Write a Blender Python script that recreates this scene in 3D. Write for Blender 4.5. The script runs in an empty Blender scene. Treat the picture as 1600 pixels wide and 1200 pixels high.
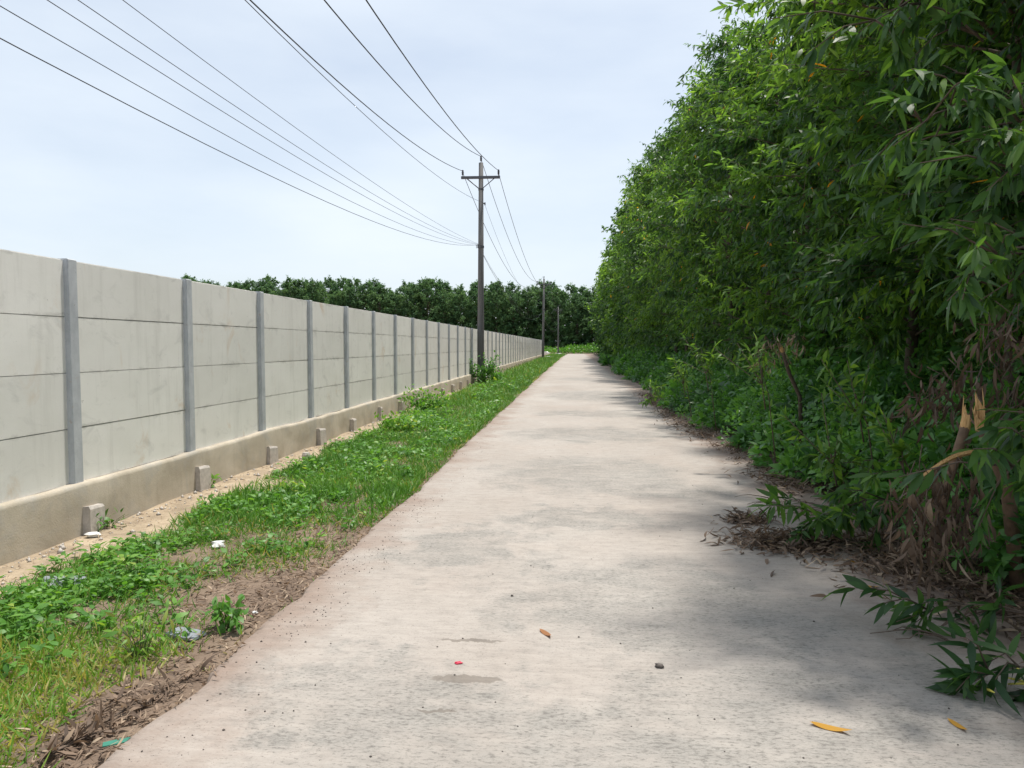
import bpy, math, random
import numpy as np

# ------------------------------------------------------------------ camera, sky, sun, exposure
scene = bpy.context.scene
FPX, CAM_H = 1150.0, 1.62
YAW, PITCH = math.atan(97 / FPX), math.atan(60 / FPX)
cam_data = bpy.data.cameras.new("camera")
cam = bpy.data.objects.new("camera", cam_data)
scene.collection.objects.link(cam)
cam.location = (0, 0, CAM_H)
cam.rotation_euler = (math.pi / 2 - PITCH, 0, YAW)
cam_data.sensor_width = 36.0
cam_data.lens = FPX / 1600 * 36.0
cam_data.clip_start = 0.05
cam_data.clip_end = 3000
scene.camera = cam

SUN_EL, SUN_AZ = math.radians(74.5), math.radians(42)      # azimuth measured from +Y (down the road) towards +X
world = bpy.data.worlds.new("World")
scene.world = world
world.use_nodes = True
wn, wl = world.node_tree.nodes, world.node_tree.links
wn.clear()
sky = wn.new("ShaderNodeTexSky")
sky.sky_type = 'NISHITA'
sky.sun_disc = False
sky.sun_elevation = SUN_EL
sky.sun_rotation = SUN_AZ
sky.air_density = 1.0
sky.dust_density = 1.6
sky.ozone_density = 1.6
tc = wn.new("ShaderNodeTexCoord")
mp = wn.new("ShaderNodeMapping")
mp.inputs['Scale'].default_value = (1.0, 1.0, 3.2)
wl.new(tc.outputs['Generated'], mp.inputs['Vector'])
nz = wn.new("ShaderNodeTexNoise")
nz.inputs['Scale'].default_value = 1.9
nz.inputs['Detail'].default_value = 7
nz.inputs['Roughness'].default_value = 0.52
wl.new(mp.outputs['Vector'], nz.inputs['Vector'])
cr = wn.new("ShaderNodeValToRGB")
cr.color_ramp.elements[0].position = 0.34
cr.color_ramp.elements[0].color = (0.55, 0.55, 0.55, 1)
cr.color_ramp.elements[1].position = 0.72
cr.color_ramp.elements[1].color = (0.88, 0.88, 0.88, 1)
wl.new(nz.outputs['Fac'], cr.inputs['Fac'])
mixc = wn.new("ShaderNodeMixRGB")
mixc.inputs['Color2'].default_value = (6.4, 6.95, 7.5, 1)      # thin high cloud veil
wl.new(cr.outputs['Color'], mixc.inputs['Fac'])
wl.new(sky.outputs['Color'], mixc.inputs['Color1'])
bg = wn.new("ShaderNodeBackground")
bg.inputs['Strength'].default_value = 0.11
wo = wn.new("ShaderNodeOutputWorld")
wl.new(mixc.outputs['Color'], bg.inputs['Color'])
wl.new(bg.outputs['Background'], wo.inputs['Surface'])

sun_data = bpy.data.lights.new("sun", 'SUN')
sun_data.energy = 4.0
sun_data.angle = math.radians(3.5)
sun_data.color = (1.0, 0.95, 0.87)
sun = bpy.data.objects.new("sun", sun_data)
scene.collection.objects.link(sun)
sun.rotation_euler = (math.pi / 2 - SUN_EL, 0, math.pi - SUN_AZ)
sun.location = (30, 40, 60)

scene.view_settings.view_transform = 'Standard'
scene.view_settings.look = 'None'
scene.view_settings.exposure = 0.42
scene.view_settings.gamma = 1.0
scene.view_settings.use_curve_mapping = False
scene.render.engine = 'CYCLES'
scene.cycles.use_denoising = True
scene.cycles.max_bounces = 7
scene.cycles.diffuse_bounces = 3
scene.cycles.glossy_bounces = 2
scene.cycles.transmission_bounces = 4
scene.cycles.transparent_max_bounces = 4
scene.cycles.caustics_reflective = False
scene.cycles.caustics_refractive = False

# ------------------------------------------------------------------ helpers
COL = scene.collection
RND = np.random.default_rng(7)
random.seed(7)
Fv = np.array([-math.sin(YAW) * math.cos(PITCH), math.cos(YAW) * math.cos(PITCH), -math.sin(PITCH)])
Rv = np.array([math.cos(YAW), math.sin(YAW), 0.0])
Uv = np.cross(Rv, Fv)


def G(px, py, z=0.0):
    """ground position seen at a photograph pixel, on the level z"""
    d = Fv + (px - 800) / FPX * Rv - (py - 600) / FPX * Uv
    t = (z - CAM_H) / d[2]
    return np.array([0, 0, CAM_H]) + t * d


def D(px, py, Y):
    """position seen at a photograph pixel, Y metres down the road"""
    d = Fv + (px - 800) / FPX * Rv - (py - 600) / FPX * Uv
    return np.array([0, 0, CAM_H]) + d * (Y / d[1])


def nrm(v):
    return v / np.maximum(np.linalg.norm(v, axis=-1, keepdims=True), 1e-9)


def tag(o, label=None, cat=None, group=None, kind=None):
    if label: o["label"] = label
    if cat: o["category"] = cat
    if group: o["group"] = group
    if kind: o["kind"] = kind
    return o


def empty(name, loc=(0, 0, 0), rz=0.0):
    o = bpy.data.objects.new(name, None)
    COL.objects.link(o)
    o.location = loc
    o.rotation_euler = (0, 0, rz)
    o.empty_display_size = 0.2
    return o


def link(name, me, parent=None):
    o = bpy.data.objects.new(name, me)
    COL.objects.link(o)
    if parent: o.parent = parent
    return o


def copy_tree(o, parent=None):
    c = o.copy()
    COL.objects.link(c)
    c.parent = parent
    for ch in list(o.children):
        copy_tree(ch, c)
    return c


class MB:
    """collects faces for one mesh"""
    def __init__(self): self.v, self.f = [], []

    def add(self, vs, fs):
        b = len(self.v)
        self.v += [tuple(map(float, p)) for p in vs]
        self.f += [tuple(b + i for i in f) for f in fs]
        return self

    def box(self, x0, x1, y0, y1, z0, z1):
        vs = [(x0, y0, z0), (x1, y0, z0), (x1, y1, z0), (x0, y1, z0), (x0, y0, z1), (x1, y0, z1), (x1, y1, z1), (x0, y1, z1)]
        return self.add(vs, [(3, 2, 1, 0), (4, 5, 6, 7), (0, 1, 5, 4), (1, 2, 6, 5), (2, 3, 7, 6), (3, 0, 4, 7)])

    def cbox(self, x0, x1, y0, y1, z0, z1, c):
        """box with chamfered edges round the x faces"""
        def ring(x, i):
            return [(x, y0 + i, z0 + i), (x, y1 - i, z0 + i), (x, y1 - i, z1 - i), (x, y0 + i, z1 - i)]
        rs = [ring(x0, c), ring(x0 + c, 0), ring(x1 - c, 0), ring(x1, c)]
        vs = sum(rs, [])
        fs = [(3, 2, 1, 0), (12, 13, 14, 15)]
        for k in range(3):
            for j in range(4):
                fs.append((4 * k + j, 4 * k + (j + 1) % 4, 4 * k + 4 + (j + 1) % 4, 4 * k + 4 + j))
        return self.add(vs, fs)

    def tube(self, pts, rad, n=6, cap=True):
        pts = np.asarray(pts, float)
        m = len(pts)
        rad = np.broadcast_to(np.asarray(rad, float), (m,))
        tg = nrm(np.gradient(pts, axis=0))
        ref = np.array([0.31, 0.17, 0.93]) if abs(tg[0][2]) < 0.9 else np.array([1.0, 0.05, 0.02])
        vs = []
        for i in range(m):
            s = nrm(np.cross(tg[i], ref)); u = np.cross(s, tg[i])
            for k in range(n):
                a = 2 * math.pi * k / n
                vs.append(pts[i] + rad[i] * (math.cos(a) * s + math.sin(a) * u))
        fs = []
        for i in range(m - 1):
            for k in range(n):
                fs.append((i * n + k, i * n + (k + 1) % n, (i + 1) * n + (k + 1) % n, (i + 1) * n + k))
        if cap:
            fs.append(tuple(range(n))[::-1])
            fs.append(tuple((m - 1) * n + k for k in range(n)))
        return self.add(vs, fs)

    def lathe(self, prof, n=12, loc=(0, 0, 0)):
        vs, fs = [], []
        for r, z in prof:
            for k in range(n):
                a = 2 * math.pi * k / n
                vs.append((loc[0] + r * math.cos(a), loc[1] + r * math.sin(a), loc[2] + z))
        for i in range(len(prof) - 1):
            for k in range(n):
                fs.append((i * n + k, i * n + (k + 1) % n, (i + 1) * n + (k + 1) % n, (i + 1) * n + k))
        fs.append(tuple(range(n))[::-1]); fs.append(tuple((len(prof) - 1) * n + k for k in range(n)))
        return self.add(vs, fs)

    def mesh(self, name, mat, smooth=False):
        me = bpy.data.meshes.new(name)
        me.from_pydata(self.v, [], self.f)
        me.materials.append(mat)
        if smooth:
            me.polygons.foreach_set("use_smooth", [True] * len(me.polygons))
        me.update()
        return me

    def build(self, name, mat, parent=None, smooth=False):
        return link(name, self.mesh(name, mat, smooth), parent)


def tri_mesh(name, V, F, mat, tint=None, smooth=True):
    """V (n,3), F (m,3); tint per face"""
    me = bpy.data.meshes.new(name)
    me.vertices.add(len(V)); me.loops.add(len(F) * 3); me.polygons.add(len(F))
    me.vertices.foreach_set("co", np.ascontiguousarray(V, np.float32).ravel())
    me.loops.foreach_set("vertex_index", np.ascontiguousarray(F, np.int32).ravel())
    me.polygons.foreach_set("loop_start", np.arange(0, len(F) * 3, 3, dtype=np.int32))
    me.polygons.foreach_set("loop_total", np.full(len(F), 3, np.int32))
    if smooth:
        me.polygons.foreach_set("use_smooth", np.ones(len(F), bool))
    me.materials.append(mat)
    me.update(calc_edges=True)
    if tint is not None:
        at = me.attributes.new("tint", 'FLOAT', 'FACE')
        at.data.foreach_set("value", np.ascontiguousarray(tint, np.float32))
    return me


def leaf_template(segs, width, sickle=0.0, droop=0.0, fold=0.15, peak=0.42):
    """blade along +y from 0 to 1; x is width, z is its normal"""
    ts = np.linspace(0, 1, segs + 2)[1:-1]
    V = [(0, 0, 0)]
    def mid(t): return np.array([sickle * t * t, t, -droop * t * t])
    for t in ts:
        w = width * (math.sin(math.pi * t ** (math.log(.5) / math.log(peak))) ** 0.9) * 0.5
        m = mid(t)
        V += [m + (-w, 0, fold * w), m + (w, 0, fold * w)]
    V.append(mid(1.0))
    F = [(0, 2, 1)]
    for k in range(segs - 1):
        a = 1 + 2 * k
        F += [(a, a + 1, a + 3), (a, a + 3, a + 2)]
    a = 1 + 2 * (segs - 1)
    F.append((a, a + 1, a + 2))
    return np.array(V, float), np.array(F, int)


PHYL = [leaf_template(3, .27, .14, .22), leaf_template(3, .23, -.16, .34), leaf_template(3, .30, .05, .12)]
PHYL4 = [leaf_template(4, .23, .18, .25), leaf_template(4, .19, -.2, .38), leaf_template(4, .27, .08, .15)]
PHYL2 = [leaf_template(2, .30, .12, .15), leaf_template(2, .26, -.12, .25)]
FAR = [leaf_template(1, .55, .1, .1), leaf_template(1, .45, -.1, .2)]
OVATE = [leaf_template(3, .52, .05, .18, peak=.36), leaf_template(3, .46, -.06, .3, peak=.34)]
OVATE2 = [leaf_template(2, .58, .0, .2, peak=.4)]
DRYW = [leaf_template(4, .34, .25, .3, .9), leaf_template(4, .28, -.3, -.25, 1.2), leaf_template(4, .40, .1, .35, .6)]
BLADE = [leaf_template(2, .07, .1, .25, 0.2, .3), leaf_template(2, .06, -.15, .5, .2, .3)]
DRY = [leaf_template(4, .17, .28, .5, 1.0), leaf_template(4, .14, -.3, -.4, 1.3), leaf_template(4, .21, .12, .3, .7)]


def leaves(pos, dirs, size, templates, rng, roll=0.6, up=(0, 0, 1)):
    """place one blade at each pos along dirs; returns V, F, leaf index per face"""
    n = len(pos)
    d = nrm(dirs)
    nn = np.asarray(up, float) + rng.normal(0, roll, (n, 3))
    s = nrm(np.cross(d, nn)); nn = np.cross(s, d)
    B = np.stack([s, d, nn], 1)
    size = np.broadcast_to(size, (n,))
    which = rng.integers(0, len(templates), n)
    Vs, Fs, Is, off = [], [], [], 0
    for k, (T, Fc) in enumerate(templates):
        idx = np.nonzero(which == k)[0]
        if not len(idx): continue
        V = pos[idx, None, :] + size[idx, None, None] * np.einsum('ti,nij->ntj', T, B[idx])
        F = Fc[None] + (np.arange(len(idx)) * len(T))[:, None, None] + off
        Vs.append(V.reshape(-1, 3)); Fs.append(F.reshape(-1, 3)); Is.append(np.repeat(idx, len(Fc)))
        off += len(idx) * len(T)
    return np.concatenate(Vs), np.concatenate(Fs), np.concatenate(Is)


_perm = np.random.default_rng(3).random((64, 64))


def vnoise(x, y, s=1.0):
    """smooth value noise 0..1"""
    x = np.asarray(x, float) * s; y = np.asarray(y, float) * s
    xi, yi = np.floor(x).astype(int), np.floor(y).astype(int)
    fx, fy = x - xi, y - yi
    fx, fy = fx * fx * (3 - 2 * fx), fy * fy * (3 - 2 * fy)
    P = lambda a, b: _perm[a % 64, b % 64]
    return (P(xi, yi) * (1 - fx) + P(xi + 1, yi) * fx) * (1 - fy) + (P(xi, yi + 1) * (1 - fx) + P(xi + 1, yi + 1) * fx) * fy


def fbm(x, y, s=1.0):
    return (vnoise(x, y, s) + .5 * vnoise(x + 7.3, y + 2.1, s * 2.1) + .25 * vnoise(x + 1.7, y + 9.2, s * 4.3)) / 1.75


# ------------------------------------------------------------------ materials
def new_mat(name):
    m = bpy.data.materials.new(name)
    m.use_nodes = True
    nt = m.node_tree
    return m, nt.nodes, nt.links, nt.nodes["Principled BSDF"]


def ramp(n, stops):
    r = n.new("ShaderNodeValToRGB")
    el = r.color_ramp.elements
    while len(el) < len(stops): el.new(0.5)
    for e, (p, c) in zip(el, stops):
        e.position = p
        e.color = (c, c, c, 1) if not isinstance(c, (tuple, list)) else (*c, 1)
    return r


def noise(n, l, vec, scale, detail=4, rough=.55, stretch=None, dist=0.0):
    t = n.new("ShaderNodeTexNoise")
    t.inputs['Scale'].default_value = scale
    t.inputs['Detail'].default_value = detail
    t.inputs['Roughness'].default_value = rough
    t.inputs['Distortion'].default_value = dist
    if stretch is not None:
        m = n.new("ShaderNodeMapping")
        m.inputs['Scale'].default_value = stretch
        l.new(vec, m.inputs['Vector']); vec = m.outputs['Vector']
    l.new(vec, t.inputs['Vector'])
    return t.outputs['Fac']


def mix(n, l, fac, a, b, mode='MIX'):
    m = n.new("ShaderNodeMixRGB")
    m.blend_type = mode
    for sock, v in (('Fac', fac), ('Color1', a), ('Color2', b)):
        if isinstance(v, (int, float)): m.inputs[sock].default_value = v if sock == 'Fac' else (v, v, v, 1)
        elif isinstance(v, tuple): m.inputs[sock].default_value = (*v, 1)
        else: l.new(v, m.inputs[sock])
    return m.outputs['Color']


def mathn(n, l, op, a, b=0.0):
    m = n.new("ShaderNodeMath"); m.operation = op
    for k, v in enumerate((a, b)):
        if isinstance(v, (int, float)): m.inputs[k].default_value = v
        else: l.new(v, m.inputs[k])
    return m.outputs[0]


def bump(n, l, bs, h, strength, dist=0.01):
    b = n.new("ShaderNodeBump")
    b.inputs['Strength'].default_value = strength
    b.inputs['Distance'].default_value = dist
    l.new(h, b.inputs['Height'])
    l.new(b.outputs['Normal'], bs.inputs['Normal'])


def position(n): return n.new("ShaderNodeNewGeometry").outputs['Position']


def leaf_mat(name, stops, trans, tfac=.35, rough=.42, spec=.5):
    m, n, l, bs = new_mat(name)
    at = n.new("ShaderNodeAttribute"); at.attribute_name = "tint"
    r = ramp(n, stops); l.new(at.outputs['Fac'], r.inputs['Fac'])
    r.color_ramp.interpolation = 'LINEAR'
    l.new(r.outputs['Color'], bs.inputs['Base Color'])
    bs.inputs['Roughness'].default_value = rough
    bs.inputs['Specular IOR Level'].default_value = spec
    tr = n.new("ShaderNodeBsdfTranslucent")
    l.new(mix(n, l, 1.0, r.outputs['Color'], trans, 'MULTIPLY'), tr.inputs['Color'])
    ms = n.new("ShaderNodeMixShader"); ms.inputs['Fac'].default_value = tfac
    l.new(bs.outputs[0], ms.inputs[1]); l.new(tr.outputs[0], ms.inputs[2])
    l.new(ms.outputs[0], n["Material Output"].inputs['Surface'])
    return m


M = {}
ACACIA = [(0, (0.0202, 0.0583, 0.023)), (.35, (0.0381, 0.0972, 0.03)), (.7, (0.0739, 0.162, 0.036)), (.965, (0.14, 0.265, 0.05)), (.985, (0.56, 0.259, 0.02))]
M['acacia'] = leaf_mat("acacia_leaf", ACACIA, (2.6, 2.3, 1.0), .45, .44, .38)
M['far_acacia'] = leaf_mat("far_acacia_leaf", [(0, (0.039, 0.09, 0.042)), (.5, (0.075, 0.15, 0.063)), (1, (0.135, 0.225, 0.09))], (2.0, 2.0, 1.2), .30, .65, .2)
M['weed'] = leaf_mat("weed_leaf", [(0, (0.036, 0.106, 0.0314)), (.5, (0.072, 0.199, 0.0427)), (1, (0.133, 0.304, 0.064))], (2.4, 2.2, 1.0), .38, .40)
M['grass'] = leaf_mat("grass_blade", [(0, (0.0459, 0.122, 0.0172)), (.5, (0.0859, 0.216, 0.0257)), (.85, (0.151, 0.294, 0.0373)), (1, (0.343, 0.315, 0.1))], (2.0, 2.0, .9), .35, .5, .35)
M['verge'] = leaf_mat("verge_leaf", [(0, (0.0579, 0.159, 0.026)), (.5, (0.094, 0.239, 0.0362)), (.9, (0.18, 0.348, 0.0579)), (1, (0.348, 0.348, 0.0724))], (2.0, 2.0, .9), .35, .45, .4)
M['dry'] = leaf_mat("dry_leaf", [(0, (.07, .05, .037)), (.4, (.15, .105, .076)), (.8, (.27, .195, .14)), (1, (.42, .33, .24))], (1.6, 1.4, 1.1), .2, .6, .25)
M['yellow_leaf'] = leaf_mat("yellow_leaf", [(0, (.42, .22, .03)), (1, (.5, .28, .05))], (1.4, 1.2, .6), .2, .5, .3)
M['orange_leaf'] = leaf_mat("orange_leaf", [(0, (.28, .12, .04)), (1, (.33, .15, .06))], (1.4, 1.2, .6), .2, .5, .3)


def plain(name, col, rough=.7, nscale=6.0, amount=.25, bstr=.15, metal=0.0):
    m, n, l, bs = new_mat(name)
    p = position(n)
    f = noise(n, l, p, nscale, 6, .6)
    r = ramp(n, [(.25, 1 - amount), (.75, 1 + amount * .5)]); l.new(f, r.inputs['Fac'])
    l.new(mix(n, l, 1.0, col, r.outputs['Color'], 'MULTIPLY'), bs.inputs['Base Color'])
    bs.inputs['Roughness'].default_value = rough
    bs.inputs['Metallic'].default_value = metal
    if bstr: bump(n, l, bs, noise(n, l, p, nscale * 12, 4), bstr, .004)
    return m


M['bark'] = plain("bark", (.10, .075, .055), .85, 14, .5, .6)
M['stem_bark'] = plain("stem_bark", (.19, .12, .075), .85, 16, .5, .5)
M['twig'] = plain("twig", (.13, .095, .07), .85, 20, .4, .2)
M['green_twig'] = plain("green_twig", (.10, .13, .05), .7, 20, .4, .1)
M['steel'] = plain("galvanised_steel", (.10, .105, .12), .5, 8, .3, .1, .3)
M['porcelain'] = plain("dark_porcelain", (.035, .03, .04), .25, 10, .2, 0)
M['cable'] = plain("cable_sheath", (.02, .022, .03), .6, 3, .1, 0)
M['white_plastic'] = plain("white_plastic", (.72, .73, .72), .5, 12, .2, .1)
M['green_plastic'] = plain("green_plastic", (.03, .19, .13), .35, 30, .2, .1)
M['red_petal'] = plain("red_petal", (.55, .03, .07), .5, 60, .2, 0)
M['slate'] = plain("grey_board", (.22, .24, .27), .6, 9, .35, .3)
M['stone'] = plain("pale_stone", (.50, .46, .42), .85, 18, .3, .5)
M['pebble'] = plain("pebble", (.11, .095, .085), .9, 40, .5, .3)
M['flower'] = plain("flower_spike", (.62, .55, .10), .7, 60, .3, .2)


def splinter_mat():
    m, n, l, bs = new_mat("fresh_wood")
    tcn = n.new("ShaderNodeTexCoord")
    f = noise(n, l, tcn.outputs['Object'], 30, 5, .6, (6, 6, .6))
    r = ramp(n, [(.3, (.36, .18, .06)), (.55, (.62, .38, .16)), (.8, (.74, .52, .27))])
    l.new(f, r.inputs['Fac']); l.new(r.outputs['Color'], bs.inputs['Base Color'])
    bs.inputs['Roughness'].default_value = .75
    bump(n, l, bs, f, .6, .006)
    return m


M['wood'] = splinter_mat()


def panel_mat():
    m, n, l, bs = new_mat("panel_concrete")
    p = position(n)
    oi = n.new("ShaderNodeObjectInfo").outputs['Random']
    big = noise(n, l, p, 1.3, 5, .6, (1, 1, 1.6))
    c = mix(n, l, ramp_out(n, l, big, [(.32, 0.0), (.7, 1.0)]), (.755, .745, .71), (.83, .82, .79))
    c = mix(n, l, 1.0, c, ramp_out(n, l, oi, [(0, .93), (1, 1.04)]), 'MULTIPLY')
    smudge = noise(n, l, p, 3.2, 8, .68, (1, 1, 1.5), .6)
    c = mix(n, l, ramp_out(n, l, smudge, [(.55, 0.0), (.76, .5)]), c, (.45, .45, .435))
    rust = noise(n, l, p, 2.1, 7, .7, (1, 1.2, .7), .8)
    gate = noise(n, l, p, .9, 2, .5)
    rf = mathn(n, l, 'MULTIPLY', ramp_out(n, l, rust, [(.56, 0.0), (.70, .75)]), ramp_out(n, l, gate, [(.50, 0.0), (.62, .8)]))
    c = mix(n, l, rf, c, (.58, .40, .24))
    fine = noise(n, l, p, 46, 5, .7)
    c = mix(n, l, ramp_out(n, l, fine, [(.68, 0.0), (.76, .5)]), c, (.24, .235, .23))
    drip = noise(n, l, p, 1.0, 5, .6, (1, 9, .8))
    c = mix(n, l, ramp_out(n, l, drip, [(.52, 0.0), (.85, .35)]), c, (.40, .39, .36))
    sx = n.new("ShaderNodeSeparateXYZ"); l.new(p, sx.inputs[0])
    fr = mathn(n, l, 'FRACT', mathn(n, l, 'DIVIDE', mathn(n, l, 'SUBTRACT', sx.outputs[2], .375), .5))
    jd = mathn(n, l, 'SUBTRACT', .5, mathn(n, l, 'ABSOLUTE', mathn(n, l, 'SUBTRACT', fr, .5)))
    jm = mathn(n, l, 'SUBTRACT', noise(n, l, p, 2.6, 7, .72, (1, 1, 2.2), .5), mathn(n, l, 'MULTIPLY', jd, 1.9))
    c = mix(n, l, ramp_out(n, l, jm, [(.42, 0.0), (.66, .7)]), c, (.40, .395, .37))
    chips = noise(n, l, p, 15, 4, .7, (1, 1, 1.4))
    c = mix(n, l, ramp_out(n, l, chips, [(.70, 0.0), (.74, .6)]), c, (.33, .325, .31))
    l.new(c, bs.inputs['Base Color'])
    bs.inputs['Roughness'].default_value = .82
    bump(n, l, bs, mix(n, l, .4, fine, smudge), .25, .006)
    return m


def ramp_out(n, l, fac, stops):
    r = ramp(n, stops); l.new(fac, r.inputs['Fac'])
    return r.outputs['Color']


M['panel'] = panel_mat()


def post_mat():
    m, n, l, bs = new_mat("post_concrete")
    p = position(n)
    f = noise(n, l, p, 7, 7, .65, (1, 1, .6))
    c = ramp_out(n, l, f, [(.3, (0.372, 0.394, 0.425)), (.7, (0.55, 0.573, 0.603))])
    pits = noise(n, l, p, 55, 3, .7)
    c = mix(n, l, ramp_out(n, l, pits, [(.66, 0.0), (.74, .8)]), c, (0.178, 0.178, 0.185))
    rust = noise(n, l, p, 11, 5, .7)
    c = mix(n, l, ramp_out(n, l, rust, [(.62, 0.0), (.74, .6)]), c, (0.447, 0.327, 0.238))
    l.new(c, bs.inputs['Base Color'])
    bs.inputs['Roughness'].default_value = .85
    bump(n, l, bs, pits, .4, .005)
    return m


M['post'] = post_mat()


def base_mat():
    m, n, l, bs = new_mat("plaster_base")
    p = position(n)
    f = noise(n, l, p, 1.6, 8, .62, (1, 1, 1.4), .5)
    c = ramp_out(n, l, f, [(.28, (0.315, 0.274, 0.212)), (.5, (0.44, 0.388, 0.308)), (.75, (0.545, 0.489, 0.403))])
    g = noise(n, l, p, 2.7, 6, .65, (1, 1, 1), .7)
    c = mix(n, l, ramp_out(n, l, g, [(.5, 0.0), (.72, .7)]), c, (0.346, 0.339, 0.319))
    fine = noise(n, l, p, 60, 4, .7)
    c = mix(n, l, ramp_out(n, l, fine, [(.6, 0.0), (.75, .45)]), c, (0.21, 0.177, 0.134))
    dr = noise(n, l, p, 1.2, 6, .6, (1, 8, .7))
    c = mix(n, l, ramp_out(n, l, dr, [(.54, 0.0), (.8, .4)]), c, (0.273, 0.236, 0.185))
    l.new(c, bs.inputs['Base Color'])
    bs.inputs['Roughness'].default_value = .9
    bump(n, l, bs, mix(n, l, .5, fine, g), .5, .01)
    return m


M['base'] = base_mat()


def pole_mat():
    m, n, l, bs = new_mat("pole_concrete")
    p = position(n)
    f = noise(n, l, p, 3.0, 6, .65, (6, 6, .35))
    c = ramp_out(n, l, f, [(.3, (0.0792, 0.0792, 0.0828)), (.7, (0.151, 0.148, 0.144))])
    l.new(c, bs.inputs['Base Color'])
    bs.inputs['Roughness'].default_value = .85
    bump(n, l, bs, noise(n, l, p, 40, 4), .2, .005)
    return m


M['pole'] = pole_mat()


def road_mat():
    m, n, l, bs = new_mat("road_concrete")
    p = position(n)
    sx = n.new("ShaderNodeSeparateXYZ"); l.new(p, sx.inputs[0])
    X, Y = sx.outputs[0], sx.outputs[1]
    wob = lambda sc_, amp, seed: mathn(n, l, 'MULTIPLY', mathn(n, l, 'SUBTRACT', noise(n, l, p, sc_, 5, .65, (1 + seed, 1, 1)), .5), amp)
    XD, YD = mathn(n, l, 'ADD', X, wob(1.6, 2.4, .0)), mathn(n, l, 'ADD', Y, wob(1.4, 2.6, .31))
    XG, YG = mathn(n, l, 'ADD', X, wob(7, .16, .0)), mathn(n, l, 'ADD', Y, wob(8, .13, .31))
    big = noise(n, l, p, .55, 5, .6, (1, .55, 1))
    c = ramp_out(n, l, big, [(.25, (0.309, 0.268, 0.233)), (.5, (0.356, 0.32, 0.287)), (.75, (0.403, 0.37, 0.336))])
    pink = noise(n, l, p, .8, 3, .5)
    c = mix(n, l, ramp_out(n, l, pink, [(.5, 0.0), (.72, .2)]), c, (0.39, 0.305, 0.25))
    # broom strokes across the lane
    st = noise(n, l, p, 1.0, 6, .72, (2.2, 30, 1))
    c = mix(n, l, 1.0, c, ramp_out(n, l, st, [(.3, .87), (.55, 1.0), (.8, 1.05)]), 'MULTIPLY')
    st2 = noise(n, l, p, 1.0, 4, .7, (3.5, 120, 1))
    c = mix(n, l, ramp_out(n, l, st2, [(.60, 0.0), (.74, .5)]), c, (0.199, 0.184, 0.166))

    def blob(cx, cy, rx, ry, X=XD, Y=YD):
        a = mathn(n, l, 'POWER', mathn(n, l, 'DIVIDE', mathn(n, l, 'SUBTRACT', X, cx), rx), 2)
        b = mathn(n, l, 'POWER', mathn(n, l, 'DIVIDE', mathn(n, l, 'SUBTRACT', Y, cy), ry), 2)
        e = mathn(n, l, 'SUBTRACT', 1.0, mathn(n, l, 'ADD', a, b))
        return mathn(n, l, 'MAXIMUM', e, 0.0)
    # darker grey patches at set places, broken up by mottled noise
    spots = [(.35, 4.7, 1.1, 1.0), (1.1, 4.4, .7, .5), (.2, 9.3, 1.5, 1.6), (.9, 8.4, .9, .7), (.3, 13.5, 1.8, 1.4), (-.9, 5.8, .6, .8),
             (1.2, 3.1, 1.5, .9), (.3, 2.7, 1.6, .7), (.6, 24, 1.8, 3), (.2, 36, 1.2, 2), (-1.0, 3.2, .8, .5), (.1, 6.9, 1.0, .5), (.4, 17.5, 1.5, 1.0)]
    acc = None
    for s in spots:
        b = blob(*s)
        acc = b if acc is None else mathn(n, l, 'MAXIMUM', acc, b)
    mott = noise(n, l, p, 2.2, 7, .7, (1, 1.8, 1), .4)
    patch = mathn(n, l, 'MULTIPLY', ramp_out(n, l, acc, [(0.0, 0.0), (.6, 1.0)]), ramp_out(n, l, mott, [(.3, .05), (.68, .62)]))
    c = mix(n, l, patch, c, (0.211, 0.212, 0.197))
    # exposed pitted surface, denser in the grey patches
    pit = noise(n, l, p, 30, 6, .75, (1, 2.2, 1))
    thr = mathn(n, l, 'ADD', pit, mathn(n, l, 'MULTIPLY', patch, .17))
    c = mix(n, l, ramp_out(n, l, thr, [(.565, 0.0), (.68, .8)]), c, (0.126, 0.116, 0.104))
    spk = noise(n, l, p, 140, 3, .6)
    c = mix(n, l, ramp_out(n, l, spk, [(.62, 0.0), (.74, .45)]), c, (0.148, 0.137, 0.123))
    c = mix(n, l, ramp_out(n, l, spk, [(.26, .35), (.36, 0.0)]), c, (0.487, 0.466, 0.441))
    grit_ = noise(n, l, p, 75, 4, .7, (1, 1.6, 1))
    c = mix(n, l, ramp_out(n, l, mathn(n, l, 'ADD', grit_, mathn(n, l, 'MULTIPLY', mott, .16)), [(.66, 0.0), (.74, .65)]), c, (0.16, 0.141, 0.124))
    c = mix(n, l, ramp_out(n, l, noise(n, l, p, 1.0, 5, .75, (1.1, 16, 1), .3), [(.60, 0.0), (.74, .4)]), c, (0.255, 0.233, 0.209))
    # two gouges
    for gx, gy, rx, ry in ((-.56, 3.93, .20, .022), (-.50, 3.47, .20, .045), (-.60, 3.15, .1, .015)):
        gb = blob(gx, gy, rx, ry, XG, YG)
        c = mix(n, l, ramp_out(n, l, gb, [(.05, 0.0), (.35, .72)]), c, (0.15, 0.128, 0.107))
    # red soil washed over the edges
    el = mathn(n, l, 'MAXIMUM', mathn(n, l, 'SUBTRACT', mathn(n, l, 'MULTIPLY', X, -1.0), 1.12), mathn(n, l, 'SUBTRACT', X, 1.6))
    en = mathn(n, l, 'ADD', el, mathn(n, l, 'MULTIPLY', mathn(n, l, 'SUBTRACT', noise(n, l, p, 1.5, 6, .65), .5), 1.6))
    c = mix(n, l, ramp_out(n, l, en, [(.22, 0.0), (.75, .65)]), c, (0.199, 0.131, 0.0963))
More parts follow.
